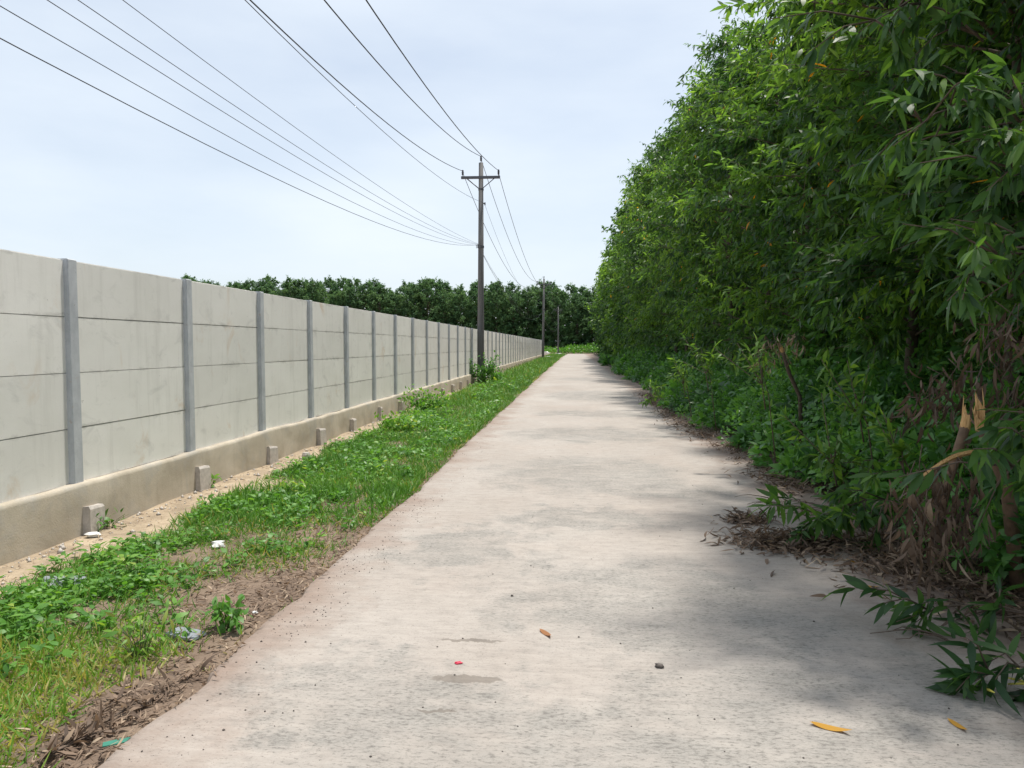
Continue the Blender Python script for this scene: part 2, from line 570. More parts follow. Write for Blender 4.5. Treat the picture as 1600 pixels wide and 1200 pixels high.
    c = mix(n, l, 1.0, c, ramp_out(n, l, noise(n, l, p, 7, 8, .75, (1, 2, 1)), [(.3, .80), (.5, 1.0), (.7, 1.10)]), 'MULTIPLY')
    l.new(c, bs.inputs['Base Color'])
    bs.inputs['Roughness'].default_value = .88
    bump(n, l, bs, mix(n, l, .5, st, pit), .35, .008)
    return m


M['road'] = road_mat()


def ground_mat():
    m, n, l, bs = new_mat("soil")
    p = position(n)
    sx = n.new("ShaderNodeSeparateXYZ"); l.new(p, sx.inputs[0])
    X = sx.outputs[0]
    big = noise(n, l, p, 1.1, 7, .65)
    c = ramp_out(n, l, big, [(.3, (.10, .07, .05)), (.5, (.175, .125, .09)), (.72, (.28, .215, .155))])
    # X is in metres: bring it to 0..1 over eight metres first
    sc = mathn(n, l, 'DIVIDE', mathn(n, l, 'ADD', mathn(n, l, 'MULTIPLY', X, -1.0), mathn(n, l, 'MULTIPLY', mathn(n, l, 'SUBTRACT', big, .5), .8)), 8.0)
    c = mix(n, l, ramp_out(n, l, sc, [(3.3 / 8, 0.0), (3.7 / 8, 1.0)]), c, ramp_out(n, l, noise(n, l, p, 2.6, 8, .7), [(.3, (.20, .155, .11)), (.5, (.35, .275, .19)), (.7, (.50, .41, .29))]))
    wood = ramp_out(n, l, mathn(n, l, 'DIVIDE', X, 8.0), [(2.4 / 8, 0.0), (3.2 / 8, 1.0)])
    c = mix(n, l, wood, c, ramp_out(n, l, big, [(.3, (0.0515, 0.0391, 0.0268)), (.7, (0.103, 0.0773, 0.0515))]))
    fine = noise(n, l, p, 45, 5, .75)
    c = mix(n, l, ramp_out(n, l, fine, [(.55, 0.0), (.7, .6)]), c, (0.0721, 0.0515, 0.036))
    l.new(c, bs.inputs['Base Color'])
    bs.inputs['Roughness'].default_value = .95
    bump(n, l, bs, mix(n, l, .5, fine, big), .6, .03)
    return m


M['ground'] = ground_mat()

# ------------------------------------------------------------------ ground and road
ROAD_L, ROAD_R, ROAD_END = -1.80, 2.75, 146.0
WALL_X = -4.49           # road face of the panels
POST0, BAY, NB0, NB1 = 6.23, 1.99, -4, 48


def gz(x, y):
    x = np.asarray(x, float); y = np.asarray(y, float)
    z = -0.075 + .05 * (fbm(x, y, 1.3) - .5)
    z = np.where(x > 2.2, z + np.clip((x - 2.5) / 3, 0, 1) * .22, z)
    z = np.where((x > ROAD_L - .03) & (x < ROAD_R + .03), -0.13, z)
    z = np.where((y > 152) & (x < 40), z + np.clip((y - 152) / 8, 0, 1) * .7, z)
    z = np.where((y > 128) & (y < 151) & (x < ROAD_L), -.13, z)
    return z


xs = np.concatenate([np.linspace(-400, -30, 12), np.linspace(-26, -8, 8), np.arange(-7, -1.76, .15), [-1.5, 0, 2.4], np.arange(2.75, 8, .3), np.linspace(9, 30, 10), np.linspace(40, 400, 10)])
ys = np.concatenate([[-60, -20], np.arange(-4, 22, .2), np.arange(22, 120, 2.0), np.linspace(122, 170, 25), np.linspace(180, 900, 14)])
gx, gy = np.meshgrid(xs, ys)
gV = np.stack([gx, gy, gz(gx, gy)], -1).reshape(-1, 3)
nx, ny = len(xs), len(ys)
ii = (np.arange(ny - 1)[:, None] * nx + np.arange(nx - 1)[None]).ravel()
gF = np.concatenate([np.stack([ii, ii + 1, ii + nx + 1], 1), np.stack([ii, ii + nx + 1, ii + nx], 1)])
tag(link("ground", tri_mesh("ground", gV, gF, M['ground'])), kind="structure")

ry = np.concatenate([np.arange(-6, 20, .12), np.arange(20, 60, .5), np.arange(60, ROAD_END + .1, 2.0)])
chip = np.clip(fbm(ry * 0 + 3, ry, 2.2) - .55, 0, 1) * .45 + (vnoise(ry * 0 + 9, ry, 9) - .5) * .025 + (fbm(ry * 0 + 21, ry, .35) - .5) * .14
lx = ROAD_L + chip + np.clip((ry - 95) / 40, 0, 1) ** 2 * .5
rx = ROAD_R + (fbm(ry * 0 + 15, ry, 1.2) - .5) * .1 + np.clip((ry - 75) / 60, 0, 1) * 2.6
rows = [(lx, -.14), (lx - .005, -.03), (lx + .02, -.004), (lx + .07, 0.0), (lx * .5 + rx * .5, .0), (rx - .05, 0.0), (rx, -.012), (rx, -.14)]
rV = np.stack([np.stack([r[0], ry, np.full_like(ry, r[1])], -1) for r in rows], 1).reshape(-1, 3)
k = len(rows)
ii = (np.arange(len(ry) - 1)[:, None] * k + np.arange(k - 1)[None]).ravel()
rF = np.concatenate([np.stack([ii, ii + 1, ii + k + 1], 1), np.stack([ii, ii + k + 1, ii + k], 1)])
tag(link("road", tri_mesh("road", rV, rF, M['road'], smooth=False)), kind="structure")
sb = MB()
sb.box(-90, ROAD_L + .3, 133, ROAD_END, -.14, -.006)
tag(sb.build("side_road", M['road']), kind="structure")

# ------------------------------------------------------------------ precast concrete wall
wall = empty("concrete_wall", (WALL_X, POST0, 0))
tag(wall, "long pale precast concrete panel wall with grey posts along the left of the road", "wall")
PH, Z0 = 0.50, 0.375
panel_meshes = []
for v in range(4):
    r = np.random.default_rng(40 + v)
    mb = MB()
    mb.box(-.05, 0.0, .006, BAY - .006, .004, PH - .003 - .001 * (v % 2))
    mb.box(-.044, -.016, .01, BAY - .01, PH - .006, PH + .007)
    panel_meshes.append(mb.mesh("panel", M['panel']))
post_mb = MB(); post_mb.cbox(-.05, .052, -.063, .063, 0, 2.022, .008)
post_me = post_mb.mesh("post", M['post'])
stub_mb = MB()
stub_mb.add([(-.14, -.125, -.25), (.0, -.125, -.25), (.0, .125, -.25), (-.14, .125, -.25),
             (-.14, -.11, .205), (-.02, -.115, .215), (-.015, .105, .20), (-.14, .11, .20),
             (-.004, -.12, .185), (-.004, .116, .175)],
            [(3, 2, 1, 0), (4, 5, 6, 7), (0, 1, 8, 5, 4), (2, 3, 7, 6, 9), (3, 0, 4, 7), (1, 2, 9, 8), (8, 9, 6, 5)])
stub_me = stub_mb.mesh("pile_stub", M['stone'])
for b in range(NB0, NB1 + 1):
    y = b * BAY
    o = link("post", post_me, wall)
    o.location = (0, y, Z0 - .01)
    o.rotation_euler = (random.uniform(-.004, .004), random.uniform(-.006, .006), 0)
    s = link("pile_stub", stub_me, wall)
    s.location = (.185 + random.uniform(-.02, .02), y + .05 + random.uniform(-.05, .05), random.uniform(-.05, .03))
    s.rotation_euler = (random.uniform(-.05, .05), random.uniform(-.04, .04), random.uniform(-.12, .12))
    if b == NB1: break
    for q in range(4):
        p = link("panel", panel_meshes[(b * 5 + q * 3) % 4], wall)
        p.location = (random.uniform(-.0016, .0016), y, Z0 + q * PH)
        p.rotation_euler = (random.uniform(-.001, .001), random.uniform(-.0015, .0015), 0)
# plastered ground beam with an uneven top
by = np.arange(NB0 * BAY - .3, NB1 * BAY + .4, .11)
ph = (by / BAY) % 1.0
lump = np.exp(-((np.minimum(ph, 1 - ph)) / .12) ** 2) * .035
zt = Z0 + .004 + lump * .5 + (fbm(by * 0 + 4, by, .9) - .5) * .045
fx = .075 + lump * .6 + (fbm(by * 0 + 40, by, 1.1) - .5) * .035
prof = [(fx * 0 - .09, zt), (fx - .03, zt), (fx - .006, zt - .012), (fx, zt - .04), (fx + .006, zt * .5), (fx + .012 + (vnoise(by * 0, by, 3) - .5) * .02, by * 0 + .05), (fx + .02, by * 0 - .3)]
bV = np.stack([np.stack([a, by, c], -1) for a, c in prof], 1).reshape(-1, 3)
k = len(prof)
ii = (np.arange(len(by) - 1)[:, None] * k + np.arange(k - 1)[None]).ravel()
bF = np.concatenate([np.stack([ii, ii + k + 1, ii + 1], 1), np.stack([ii, ii + k, ii + k + 1], 1)])
nb = len(by)
back = np.stack([np.full(nb, -.09), by, np.full(nb, -.3)], -1)
o0 = len(bV); bV = np.concatenate([bV, back])
i1 = np.arange(nb - 1)
bF = np.concatenate([bF, np.stack([o0 + i1, o0 + i1 + 1, i1 * k + k], 1), np.stack([o0 + i1, i1 * k + k, i1 * k], 1)])
for e in (0, nb - 1):
    loop = [e * k + j for j in range(k)] + [o0 + e]
    bF = np.concatenate([bF, np.array([[loop[0], loop[j], loop[j + 1]] for j in range(1, k)])])
link("ground_beam", tri_mesh("ground_beam", bV, bF, M['base'], smooth=True), wall)

# ------------------------------------------------------------------ power poles and cables
POLE_H = 9.62


def make_pole():
    root = empty("power_pole")
    MB().tube([(0, 0, -.4), (0, 0, 0), (0, 0, 4), (0, 0, POLE_H)], [.165, .162, .135, .098], 14).build("shaft", M['pole'], root, True)
    arm = MB().cbox(-.85, .85, -.19, -.10, 8.91, 9.02, .006).build("cross_arm", M['steel'], root)
    for s in (-1, 1):
        MB().tube([(s * .62, -.14, 8.94), (s * .06, -.125, 8.48)], .022, 4).build("brace", M['steel'], arm)
    MB().lathe([(.112, -.04), (.122, -.04), (.122, .04), (.112, .04)], 14, (0, 0, 8.48)).build("pole_band", M['steel'], root)
    pr = [(.014, -.06), (.014, .02), (.03, .03), (.055, .05), (.03, .075), (.055, .095), (.03, .12), (.062, .145), (.03, .17), (.045, .20), (.03, .24), (.01, .255)]
    for x, y, z in ((-.78, -.14, 9.05), (.78, -.14, 9.05), (0, 0, POLE_H + .06)):
        MB().lathe(pr, 10, (x, y, z)).build("insulator", M['porcelain'], root if x == 0 else arm, True)
    cl = MB().lathe([(.128, -.05), (.14, -.05), (.14, .05), (.128, .05)], 14, (0, 0, 6.0)).build("cable_clamp", M['steel'], root)
    for q in range(3): MB().tube([(-.13, -.06, 5.96 + .05 * q), (-.2, -.1, 5.95 + .05 * q)], .014, 6).build("clamp_hook", M['steel'], cl)
    MB().box(.09, .19, -.03, .03, 7.86, 7.90).box(.15, .20, -.025, .025, 7.80, 7.92).build("cable_bracket", M['steel'], root)
    return root


POLES = [(-4.10, 32.2), (-3.72, 88.0), (-3.25, 150.5)]
plabels = ["tall grey concrete power pole rising from a weedy shrub beside the wall",
           "slim power pole standing at the far end of the concrete wall",
           "faint distant power pole against the dark forest at the road's end"]
p0 = make_pole()
for k, (x, y) in enumerate(POLES):
    o = p0 if k == 0 else copy_tree(p0)
    o.location = (x, y, float(gz(x, y)))
    o.rotation_euler = (0, math.radians((.2, .7, 0)[k]), math.radians((0, -3, 4)[k]))
    tag(o, plabels[k], "power pole", "power poles along the verge")
PREV = (-4.2, -24.0)
posts_xy = [PREV] + POLES


def cable(name, dx, z, sags, r, label, group, zoff=(0, 0, 0, 0), dy=0.0):
    pts = []
    for k in range(3):
        (xa, ya), (xb, yb) = posts_xy[k], posts_xy[k + 1]
        za, zb = z + zoff[k], z + zoff[k + 1]
        for t in np.linspace(0, 1, 41)[(1 if k else 0):]:
            pts.append((xa + (xb - xa) * t + dx, ya + (yb - ya) * t + dy, za + (zb - za) * t - 4 * sags[k] * t * (1 - t)))
    o = MB().tube(pts, r, 5).build(name, M['cable'], None, True)
    return tag(o, label, "cable", group)


pg, tg_ = "power cables on the poles", "thin telephone cables below the power cables"
cable("power_cable", -.78, 9.19, (2.5, 2.35, 2.2), .0125, "thick power cable on the crossarm insulator nearest the concrete wall", pg, dy=-.14)
cable("power_cable", .78, 9.19, (2.2, 2.3, 2.2), .0125, "thick power cable on the crossarm insulator over the grass verge", pg, dy=-.14)
cable("power_cable", 0, 9.84, (2.75, 2.4, 2.2), .0125, "thick power cable on the insulator at the very top of the poles", pg)
cable("neutral_cable", .17, 7.82, (2.1, 2.3, 2.2), .006, "thin single cable on the small bracket under the crossarm", pg)
for k, (sag, s2, dz, lab) in enumerate([(2.12, 1.0, .02, "thin telephone cable sagging lowest over the wall"),
                                      (1.86, 1.2, .0, "thin telephone cable second lowest of the five over the wall"),
                                      (1.62, 1.4, .03, "thin telephone cable in the middle of the five over the wall"),
                                      (1.47, 1.1, .05, "thin telephone cable second highest of the five over the wall"),
                                      (1.20, 1.5, .07, "thin telephone cable hanging highest of the five over the wall")]):
    cable("telephone_cable", -.12, 6.0 + dz, (sag, s2 + .4, 1.5), .0042 if k else .005, lab, tg_, (0, 0, -.5, -.6))

# ------------------------------------------------------------------ trees
def build_tree(seed, H, R, zlow, nl, nt, nv, ls, templates, leafmat, twl=(.35, 1.05), limb_r=.03, side_sides=4, yellow=True, low_reach=.5):
    r = np.random.default_rng(seed)
    ph1, ph2 = r.random(2) * 6.28
    def axis(z):
        t = np.asarray(z, float) / H
        return np.stack([.18 * np.sin(3 * t + ph1) - .18 * math.sin(ph1), .18 * np.sin(2.6 * t + ph2) - .18 * math.sin(ph2), np.asarray(z, float)], -1)
    tz = np.linspace(-.3, H * .96, 12)
    tr = MB(); tr.tube(axis(tz), np.interp(tz, [-.3, 0, H], [.12 * H / 11, .105 * H / 11, .012]), 8)
    lim = MB()
    P, Dv, PT = [], [], []
    for i in range(nl):
        u = min(.999, (i + r.random()) / nl)
        zt_ = zlow + (H - zlow) * u ** .92
        az = i * 2.39996 + r.normal(0, .35)
        rr = R * min(1.0, low_reach + 1.3 * u) * (1 - u ** 3.2) ** .75 * r.uniform(.62, 1.18) + .15
        el = math.radians(8 + 48 * u + r.normal(0, 8))
        out = np.array([math.cos(az), math.sin(az), 0])
        z0 = max(.4, zt_ - rr * math.tan(min(el, 1.2)) * .8)
        a = axis(z0); c = axis(zt_) + out * rr
        c[2] = zt_ + r.normal(0, .15)
        b = (a + c) / 2 + np.array([0, 0, .12 * rr]) + r.normal(0, .06, 3)
        f = lambda t: (1 - t)[:, None] ** 2 * a + 2 * (t * (1 - t))[:, None] * b + (t ** 2)[:, None] * c
        lim.tube(f(np.linspace(0, 1, 5)), np.linspace(limb_r * (.5 + .5 * rr / R), .004, 5), side_sides, False)
        t = 1 - r.random(nt) ** 1.5 * .78
        base = f(t)
        dirs = nrm(out * .75 + np.array([0, 0, .18]) + r.normal(0, .55, (nt, 3)))
        L = r.uniform(*twl, nt)
        tips = base + dirs * L[:, None] + np.array([0, 0, -.12])
        for j in range(0, nt, 2 if nv > 8 else 99):
            lim.tube([base[j], (base[j] + tips[j]) / 2 + (0, 0, .03), tips[j]], [.006, .004, .002], 3, False)
        s = r.uniform(.12, 1.02, (nt, nv))
        pos = base[:, None] + dirs[:, None] * (s * L[:, None])[..., None]
        pos[..., 2] -= .12 * s * s
        ld = dirs[:, None] * .6 + r.normal(0, .45, (nt, nv, 3)) + np.array([0, 0, -.55])
        P.append(pos.reshape(-1, 3)); Dv.append(ld.reshape(-1, 3))
        tone = np.clip(r.normal(.52, .22) + r.normal(0, .1, nt), 0, .9)
        PT.append(np.repeat(tone, nv))
    P, Dv, PT = np.concatenate(P), np.concatenate(Dv), np.concatenate(PT)
    V, F, I = leaves(P, Dv, ls * r.uniform(.45, 1.3, len(P)), templates, r, .7)
    tint = np.clip(PT + r.normal(0, .13, len(P)), 0, .95)
    if yellow: tint[r.random(len(P)) < .0022] = 1.0
    return (tr.mesh("trunk", M['bark'], True), lim.mesh("limbs", M['twig'], True), tri_mesh("crown", V, F, leafmat, tint[I]))


def place_tree(meshes, loc, rz, s, label, group, name="acacia_tree", cat="tree"):
    o = empty(name, loc, rz)
    o.scale = (s[0], s[0], s[1])
    link("limbs", meshes[1], link("trunk", meshes[0], o)); link("crown", meshes[2], o)
    return tag(o, label, cat, group)


near = [build_tree(11 + k, 10.1 + .5 * k, 2.05, 1.6, 60, 30, 22, .165, PHYL, M['acacia']) for k in range(2)]
mid = [build_tree(31 + k, 10.4 + .3 * k, 2.15, 1.7, 54, 24, 15, .19, PHYL2, M['acacia']) for k in range(3)]
far = [build_tree(51 + k, 11.0 + .5 * k, 2.3, .6, 60, 14, 9, .30, FAR, M['acacia'], yellow=False) for k in range(2)]
wood = [build_tree(71 + k, 13.9 + .3 * k, 3.2, .8, 70, 18, 12, .36, FAR, M['far_acacia'], (.5, 1.1), .04, 3, False, .8) for k in range(4)]

r = np.random.default_rng(5)
ROWG = "acacia trees lining the right side of the road"
nearlab = ["large acacia at the right edge of the picture with long glossy leaves overhead",
           "acacia just beyond the broken stems, second from the right edge",
           "acacia whose sunlit top meets the upper edge right of the sky",
           "acacia with a few yellow leaves, fourth from the right edge",
           "acacia leaning a dark leafy side over the cut stem in the undergrowth"]
y, k = 3.4, 0
while y < 150:
    x = 4.8 + .22 * max(0, min(1, (36 - y) / 8)) + r.normal(0, .28) + max(0, (y - 75) / 60) * 2.6
    if y < 14: me = near[k % 2]
    elif y < 48: me = mid[k % 3]
    else: me = far[k % 2]
    lab = nearlab[k] if k < len(nearlab) else ("acacia in the middle stretch of the tree row right of the road" if y < 48 else "far acacia in the tree row right of the road")
    s = r.uniform(.86, 1.1)
    place_tree(me, (x, y, float(gz(x, y))), r.random() * 6.28, (r.uniform(.80, 1.06) * (1.0 if y < 38 else 1.12), r.uniform(.82, 1.10) * (.93 if 11 < y < 20 else 1.0 if y < 38 else 1.14)), lab, ROWG)
    y += r.uniform(2.3, 3.1) * (1.0 if y < 60 else 1.25); k += 1
y = 2.0
while y < 130:
    x = 7.9 + r.normal(0, .3) + max(0, (y - 75) / 60) * 2.6
    me = mid[k % 3] if y < 24 else far[k % 2]
    s = r.uniform(1.0, 1.12)
    place_tree(me, (x, y, float(gz(x, y))), r.random() * 6.28, (s * 1.1, s), "acacia in the second row behind the trees lining the road", "acacia trees in the second row")
    y += r.uniform(3.0, 4.0); k += 1
y = 3.0
while y < 48:
    x = 11.2 + r.normal(0, .4)
    place_tree(far[k % 2], (x, y, float(gz(x, y))), r.random() * 6.28, (1.25, 1.05), "acacia deep in the plantation behind the second row", "acacia trees deep in the plantation")
    y += r.uniform(3.6, 4.6); k += 1
for row, (yy, dx, x0, x1) in enumerate([(162, 3.6, -125, 26), (167, 4.2, -128, 28), (173, 4.6, -130, 30)]):
    x = x0
    while x < x1:
        s = .93 * r.uniform(.9, 1.1) * (1 + .13 * min(1, max(0, -x / 90)))
        py = yy + r.normal(0, 1.2)
        lab = ("acacia in the front edge of the distant forest beyond the wall" if row == 0 else "acacia crown showing above the front edge of the distant forest")
        place_tree(wood[k % 4], (x, py, float(gz(x, py))), r.random() * 6.28, (s * r.uniform(.95, 1.15), s * (1.0 + .03 * row)), lab, "acacia trees of the distant forest")
        x += dx * r.uniform(.75, 1.2); k += 1

# ------------------------------------------------------------------ undergrowth, grass, weeds and litter (uncountable ground cover)
def road_edge_veg(y):
    return 2.42 + .28 * (fbm(np.asarray(y) * 0 + 31, y, .55) - .5) * 2 + np.clip((np.asarray(y) - 75) / 60, 0, 1) * 2.6


r = np.random.default_rng(15)
Ps, Ds, Ss, Ts = [], [], [], []
for (y0, y1, step, nleaf, size, wid) in ((4.6, 20, .12, 420, .10, 1), (20, 48, .4, 330, .14, 1), (48, 145, 1.1, 260, .30, 1)):
    for yy in np.arange(y0, y1, step):
        yc = yy + r.normal(0, .3)
        xe = float(road_edge_veg(yc))
        xo = r.random() ** 1.3 * 2.6
        R = r.uniform(.3, .55) + min(xo, 1.5) * r.uniform(.22, .6)
        cx = xe + R * .8 + xo; hz = r.uniform(.8, 1.25)
        n = int(nleaf * R)
        hz *= r.choice([.7, 1.0, 1.0, 1.5])
        u = nrm(r.normal(0, 1, (n, 3)) + np.array([-.35, -.25, .35])); u[:, 2] = np.abs(u[:, 2])
        rad = R * (1 - .45 * r.random(n) ** 1.6)
        pos = np.stack([cx + u[:, 0] * rad, yc + u[:, 1] * rad, .02 + xo * .30 + u[:, 2] * rad * hz], -1)
        pos[:, 2] = np.maximum(pos[:, 2], .03)
        Ps.append(pos); Ds.append(u + r.normal(0, .6, (n, 3)) + np.array([0, 0, -.2]))
        ls_ = r.choice([.6, .8, 1.0, 1.0, 1.35, 1.7])
        Ss.append(size * ls_ * r.uniform(.55, 1.3, n)); Ts.append(np.clip(r.normal(.42, .26) + r.normal(0, .16, n), 0, 1))
for yy in np.arange(2.5, 60, .55):
    n = 130; R = r.uniform(.8, 1.3); cx = r.uniform(5.2, 9.5)
    u = nrm(r.normal(0, 1, (n, 3))); u[:, 2] = np.abs(u[:, 2])
    Ps.append(np.stack([cx + u[:, 0] * R, yy + u[:, 1] * R, .1 + u[:, 2] * R * 1.9], -1)); Ds.append(u + r.normal(0, .6, (n, 3)))
    Ss.append(.34 * r.uniform(.6, 1.3, n)); Ts.append(np.clip(r.normal(.4, .2, n), 0, 1))
P, Dd, S, T = map(np.concatenate, (Ps, Ds, Ss, Ts))
V, F, I = leaves(P, Dd, S, OVATE + [leaf_template(3, .30, .12, .25), leaf_template(3, .62, 0, .25, peak=.4)], r, .6, (-.2, -.2, 1))
tag(link("undergrowth", tri_mesh("undergrowth", V, F, M['weed'], T[I])), "tangled green undergrowth along the foot of the trees on the right", "undergrowth", kind="stuff")


def verge_density(x, y):
    """1 in lush grass, 0 on bare soil"""
    wallside = -3.86 - .28 * np.clip((y - 6) / 14, 0, 1) + .35 * (fbm(x * 0 + 50, y, 1.1) - .5) + .2 * (fbm(x, y, 2.5) - .5)
    d = np.clip((x - wallside) / .22, 0, 1)
    d *= np.clip((lx_at(y) - .02 - x) / .12, 0, 1) * .85 + .15 * (x < lx_at(y))
    bare = np.exp(-(((x + 2.35) / .62) ** 2 + ((y - 4.75) / .95) ** 2) * 1.1) + .8 * np.exp(-(((x + 2.05) / .35) ** 2 + ((y - 3.05) / .5) ** 2))
    bare += .55 * np.exp(-(((x + 2.3) / .4) ** 2 + ((y - 6.9) / .5) ** 2)) + .75 * np.clip((9 - y) / 6, 0, 1) * np.clip(1 - np.abs(x + 1.95) / .35, 0, 1)
    d *= np.clip(1.15 - 1.25 * bare, 0, 1)
    d *= np.clip((fbm(x + 3, y, 1.6) - .23) * 3.2, .12, 1)
    return d


def lx_at(y):
    return np.interp(y, ry, lx)


def scatter(n, x0, x1, y0, y1, r, pw=1.0):
    x = r.uniform(x0, x1, n); y = r.uniform(y0, y1, n)
    keep = r.random(n) < verge_density(x, y) ** pw
    return x[keep], y[keep]


r = np.random.default_rng(25)
Ps, Ds, Ss, Ts = [], [], [], []
for n, y0, y1, h, hv, lean in ((52000, 2.0, 6.5, .07, .5, .75), (60000, 6.5, 14, .10, .5, .6), (42000, 14, 34, .14, .45, .55), (38000, 34, 132, .24, .4, .5)):
    x, yv = scatter(n, -4.3, -1.5, y0, y1, r)
    z = gz(x, yv)
    hh = h * r.uniform(1 - hv, 1 + hv, len(x)) * (.7 + .6 * fbm(x + 9, yv, .9))
    Ps.append(np.stack([x, yv, z - .004], -1))
    Ds.append(np.concatenate([r.normal(0, lean, (len(x), 2)), np.ones((len(x), 1))], 1))
    Ss.append(hh)
    Ts.append(np.clip(.20 + .55 * fbm(x, yv, 1.4) + r.normal(0, .14, len(x)) + .28 * np.clip((5.5 - yv) / 2, 0, 1) * (x > -3.1), 0, 1))
P, Dd, S, T = map(np.concatenate, (Ps, Ds, Ss, Ts))
dead = r.random(len(T)) < .04 + .14 * (fbm(P[:, 0] + 5, P[:, 1], 1.2) > .52) + .16 * (P[:, 1] < 6.5) * (P[:, 0] > -3.2)
T[dead] = 1.0; Dd[dead, 2] = .35
wide = np.interp(P[:, 1], [3, 10, 30, 60], [1, 1, 1.1, 1.3])
V, F, I = leaves(P, Dd, S * wide, [leaf_template(2, .085, .1, .25, .2, .3), leaf_template(2, .075, -.15, .5, .2, .3), leaf_template(2, .11, .1, .7, .2, .3)], r, .8, (.3, -.9, .2))
tag(link("grass", tri_mesh("grass", V, F, M['grass'], T[I])), "bright green grass on the verge between wall and road", "grass", kind="stuff")

# broad-leaved weeds
Ps, Ds, Ss, Ts = [], [], [], []
for n, y0, y1, sz, hh in ((3000, 2.2, 9, .062, .10), (1900, 9, 20, .075, .14), (900, 20, 60, .13, .2)):
    x, yv = scatter(n, -4.1, -2.0, y0, y1, r, 1.3)
    keep = r.random(len(x)) < np.clip((fbm(x + 20, yv, 1.1) - .38) * 5, .05, 1)
    keep &= (x < -2.4) | (yv > 7) | (r.random(len(x)) < .3)
    x, yv = x[keep], yv[keep]
    m_ = 9
    z = gz(x, yv)
    hgt = hh * r.uniform(.4, 1.5, len(x))
    s = r.random((len(x), m_))
    ang = r.random((len(x), m_)) * 6.28
    pos = np.stack([x[:, None] + .03 * np.cos(ang), yv[:, None] + .03 * np.sin(ang), z[:, None] + hgt[:, None] * s], -1)
    dr = np.stack([np.cos(ang), np.sin(ang), r.normal(.35, .3, ang.shape)], -1)
    Ps.append(pos.reshape(-1, 3)); Ds.append(dr.reshape(-1, 3)); Ss.append((sz * r.uniform(.5, 1.3, ang.shape)).ravel())
    Ts.append(np.clip(np.repeat(r.normal(.5, .2, len(x)), m_) + r.normal(0, .1, len(x) * m_), 0, .95))
P, Dd, S, T = map(np.concatenate, (Ps, Ds, Ss, Ts))
V, F, I = leaves(P, Dd, S, OVATE, r, .35)
tag(link("weeds", tri_mesh("weeds", V, F, M['verge'], T[I])), "low broad leaved weeds growing in the grass verge by the wall", "weeds", kind="stuff")

# far verge plants across the end of the road
n = 7000
x = r.uniform(-30, 9, n); yv = r.uniform(150.5, 158, n)
z = gz(x, yv)
hump = .5 + 1.3 * np.clip(fbm(x, yv, .35) - .25, 0, 1) + .5 * (x > -2)
pos = np.stack([x, yv, z + r.random(n) * hump], -1)
V, F, I = leaves(pos, nrm(r.normal(0, .6, (n, 3)) + (0, 0, .8)), .45 * r.uniform(.6, 1.3, n), FAR, r)
tag(link("far_verge_plants", tri_mesh("far_verge_plants", V, F, M['verge'], np.clip(r.normal(.35, .2, n), 0, 1)[I])), "low sunlit plants across the far end of the road", "plants", kind="stuff")

# dry leaf litter
r = np.random.default_rng(35)


def litter(name, x, y, size, label, tilt=.35, lift=.02, base=None, tone=.45):
    z = (np.where((x > lx_at(y)) & (x < ROAD_R), 0.0, gz(x, y)) if base is None else base) + r.random(len(x)) ** 2 * lift + .006
    ang = r.random(len(x)) * 6.28
    d = np.stack([np.cos(ang), np.sin(ang), r.normal(0, tilt, len(x))], -1)
    V, F, I = leaves(np.stack([x, y, z], -1), d, size * r.uniform(.5, 1.2, len(x)), DRY, r, .5)
    V[:, 2] = np.maximum(V[:, 2], np.where((V[:, 0] > lx_at(V[:, 1]) + .02) & (V[:, 0] < ROAD_R), .003, gz(V[:, 0], V[:, 1]) + .003))
    t = np.clip(r.normal(tone, .3, len(x)), 0, 1)
    return tag(link(name, tri_mesh(name, V, F, M['dry'], t[I], smooth=False)), label, "leaf litter", kind="stuff")


n = 9000
y = 3.0 + 22 * r.random(n) ** 1.7
x = road_edge_veg(y) - .02 + r.normal(0, .20, n) + .15 * (y < 7)
k_ = r.random(n) < np.clip((fbm(x + 2, y, 1.5) - .25) * 3, .1, 1)
pile = np.concatenate([G(1235, 850)[None, :2] + r.normal(0, 1, (1500, 2)) * (.22, .16), G(1170, 815)[None, :2] + r.normal(0, 1, (350, 2)) * (.12, .10),
                       G(1290, 740)[None, :2] + r.normal(0, 1, (900, 2)) * (.3, .5), G(1450, 885)[None, :2] + r.normal(0, 1, (1500, 2)) * (.35, .35)])
litter("leaf_litter", np.concatenate([x[k_], pile[:, 0]]), np.concatenate([y[k_], pile[:, 1]]), .11, "brown dry leaf litter piled along the right edge of the road", .3, .06, tone=.35)
n = 9000
y = 2.2 + 9 * r.random(n) ** 1.3
x = -2.25 + r.normal(0, .42, n)
x2, y2 = r.normal(-1.93, .1, 1600), 2.2 + 14 * r.random(1600)
x, y = np.concatenate([x, x2]), np.concatenate([y, y2])
k_ = (x < lx_at(y) + .03) & (r.random(len(x)) < 1.1 - verge_density(x, y)) & (x > -3.6)
litter("leaf_litter", x[k_], y[k_], .058, "brown dry leaf bits strewn over the bare soil left of the road", .3, .02, tone=.6)

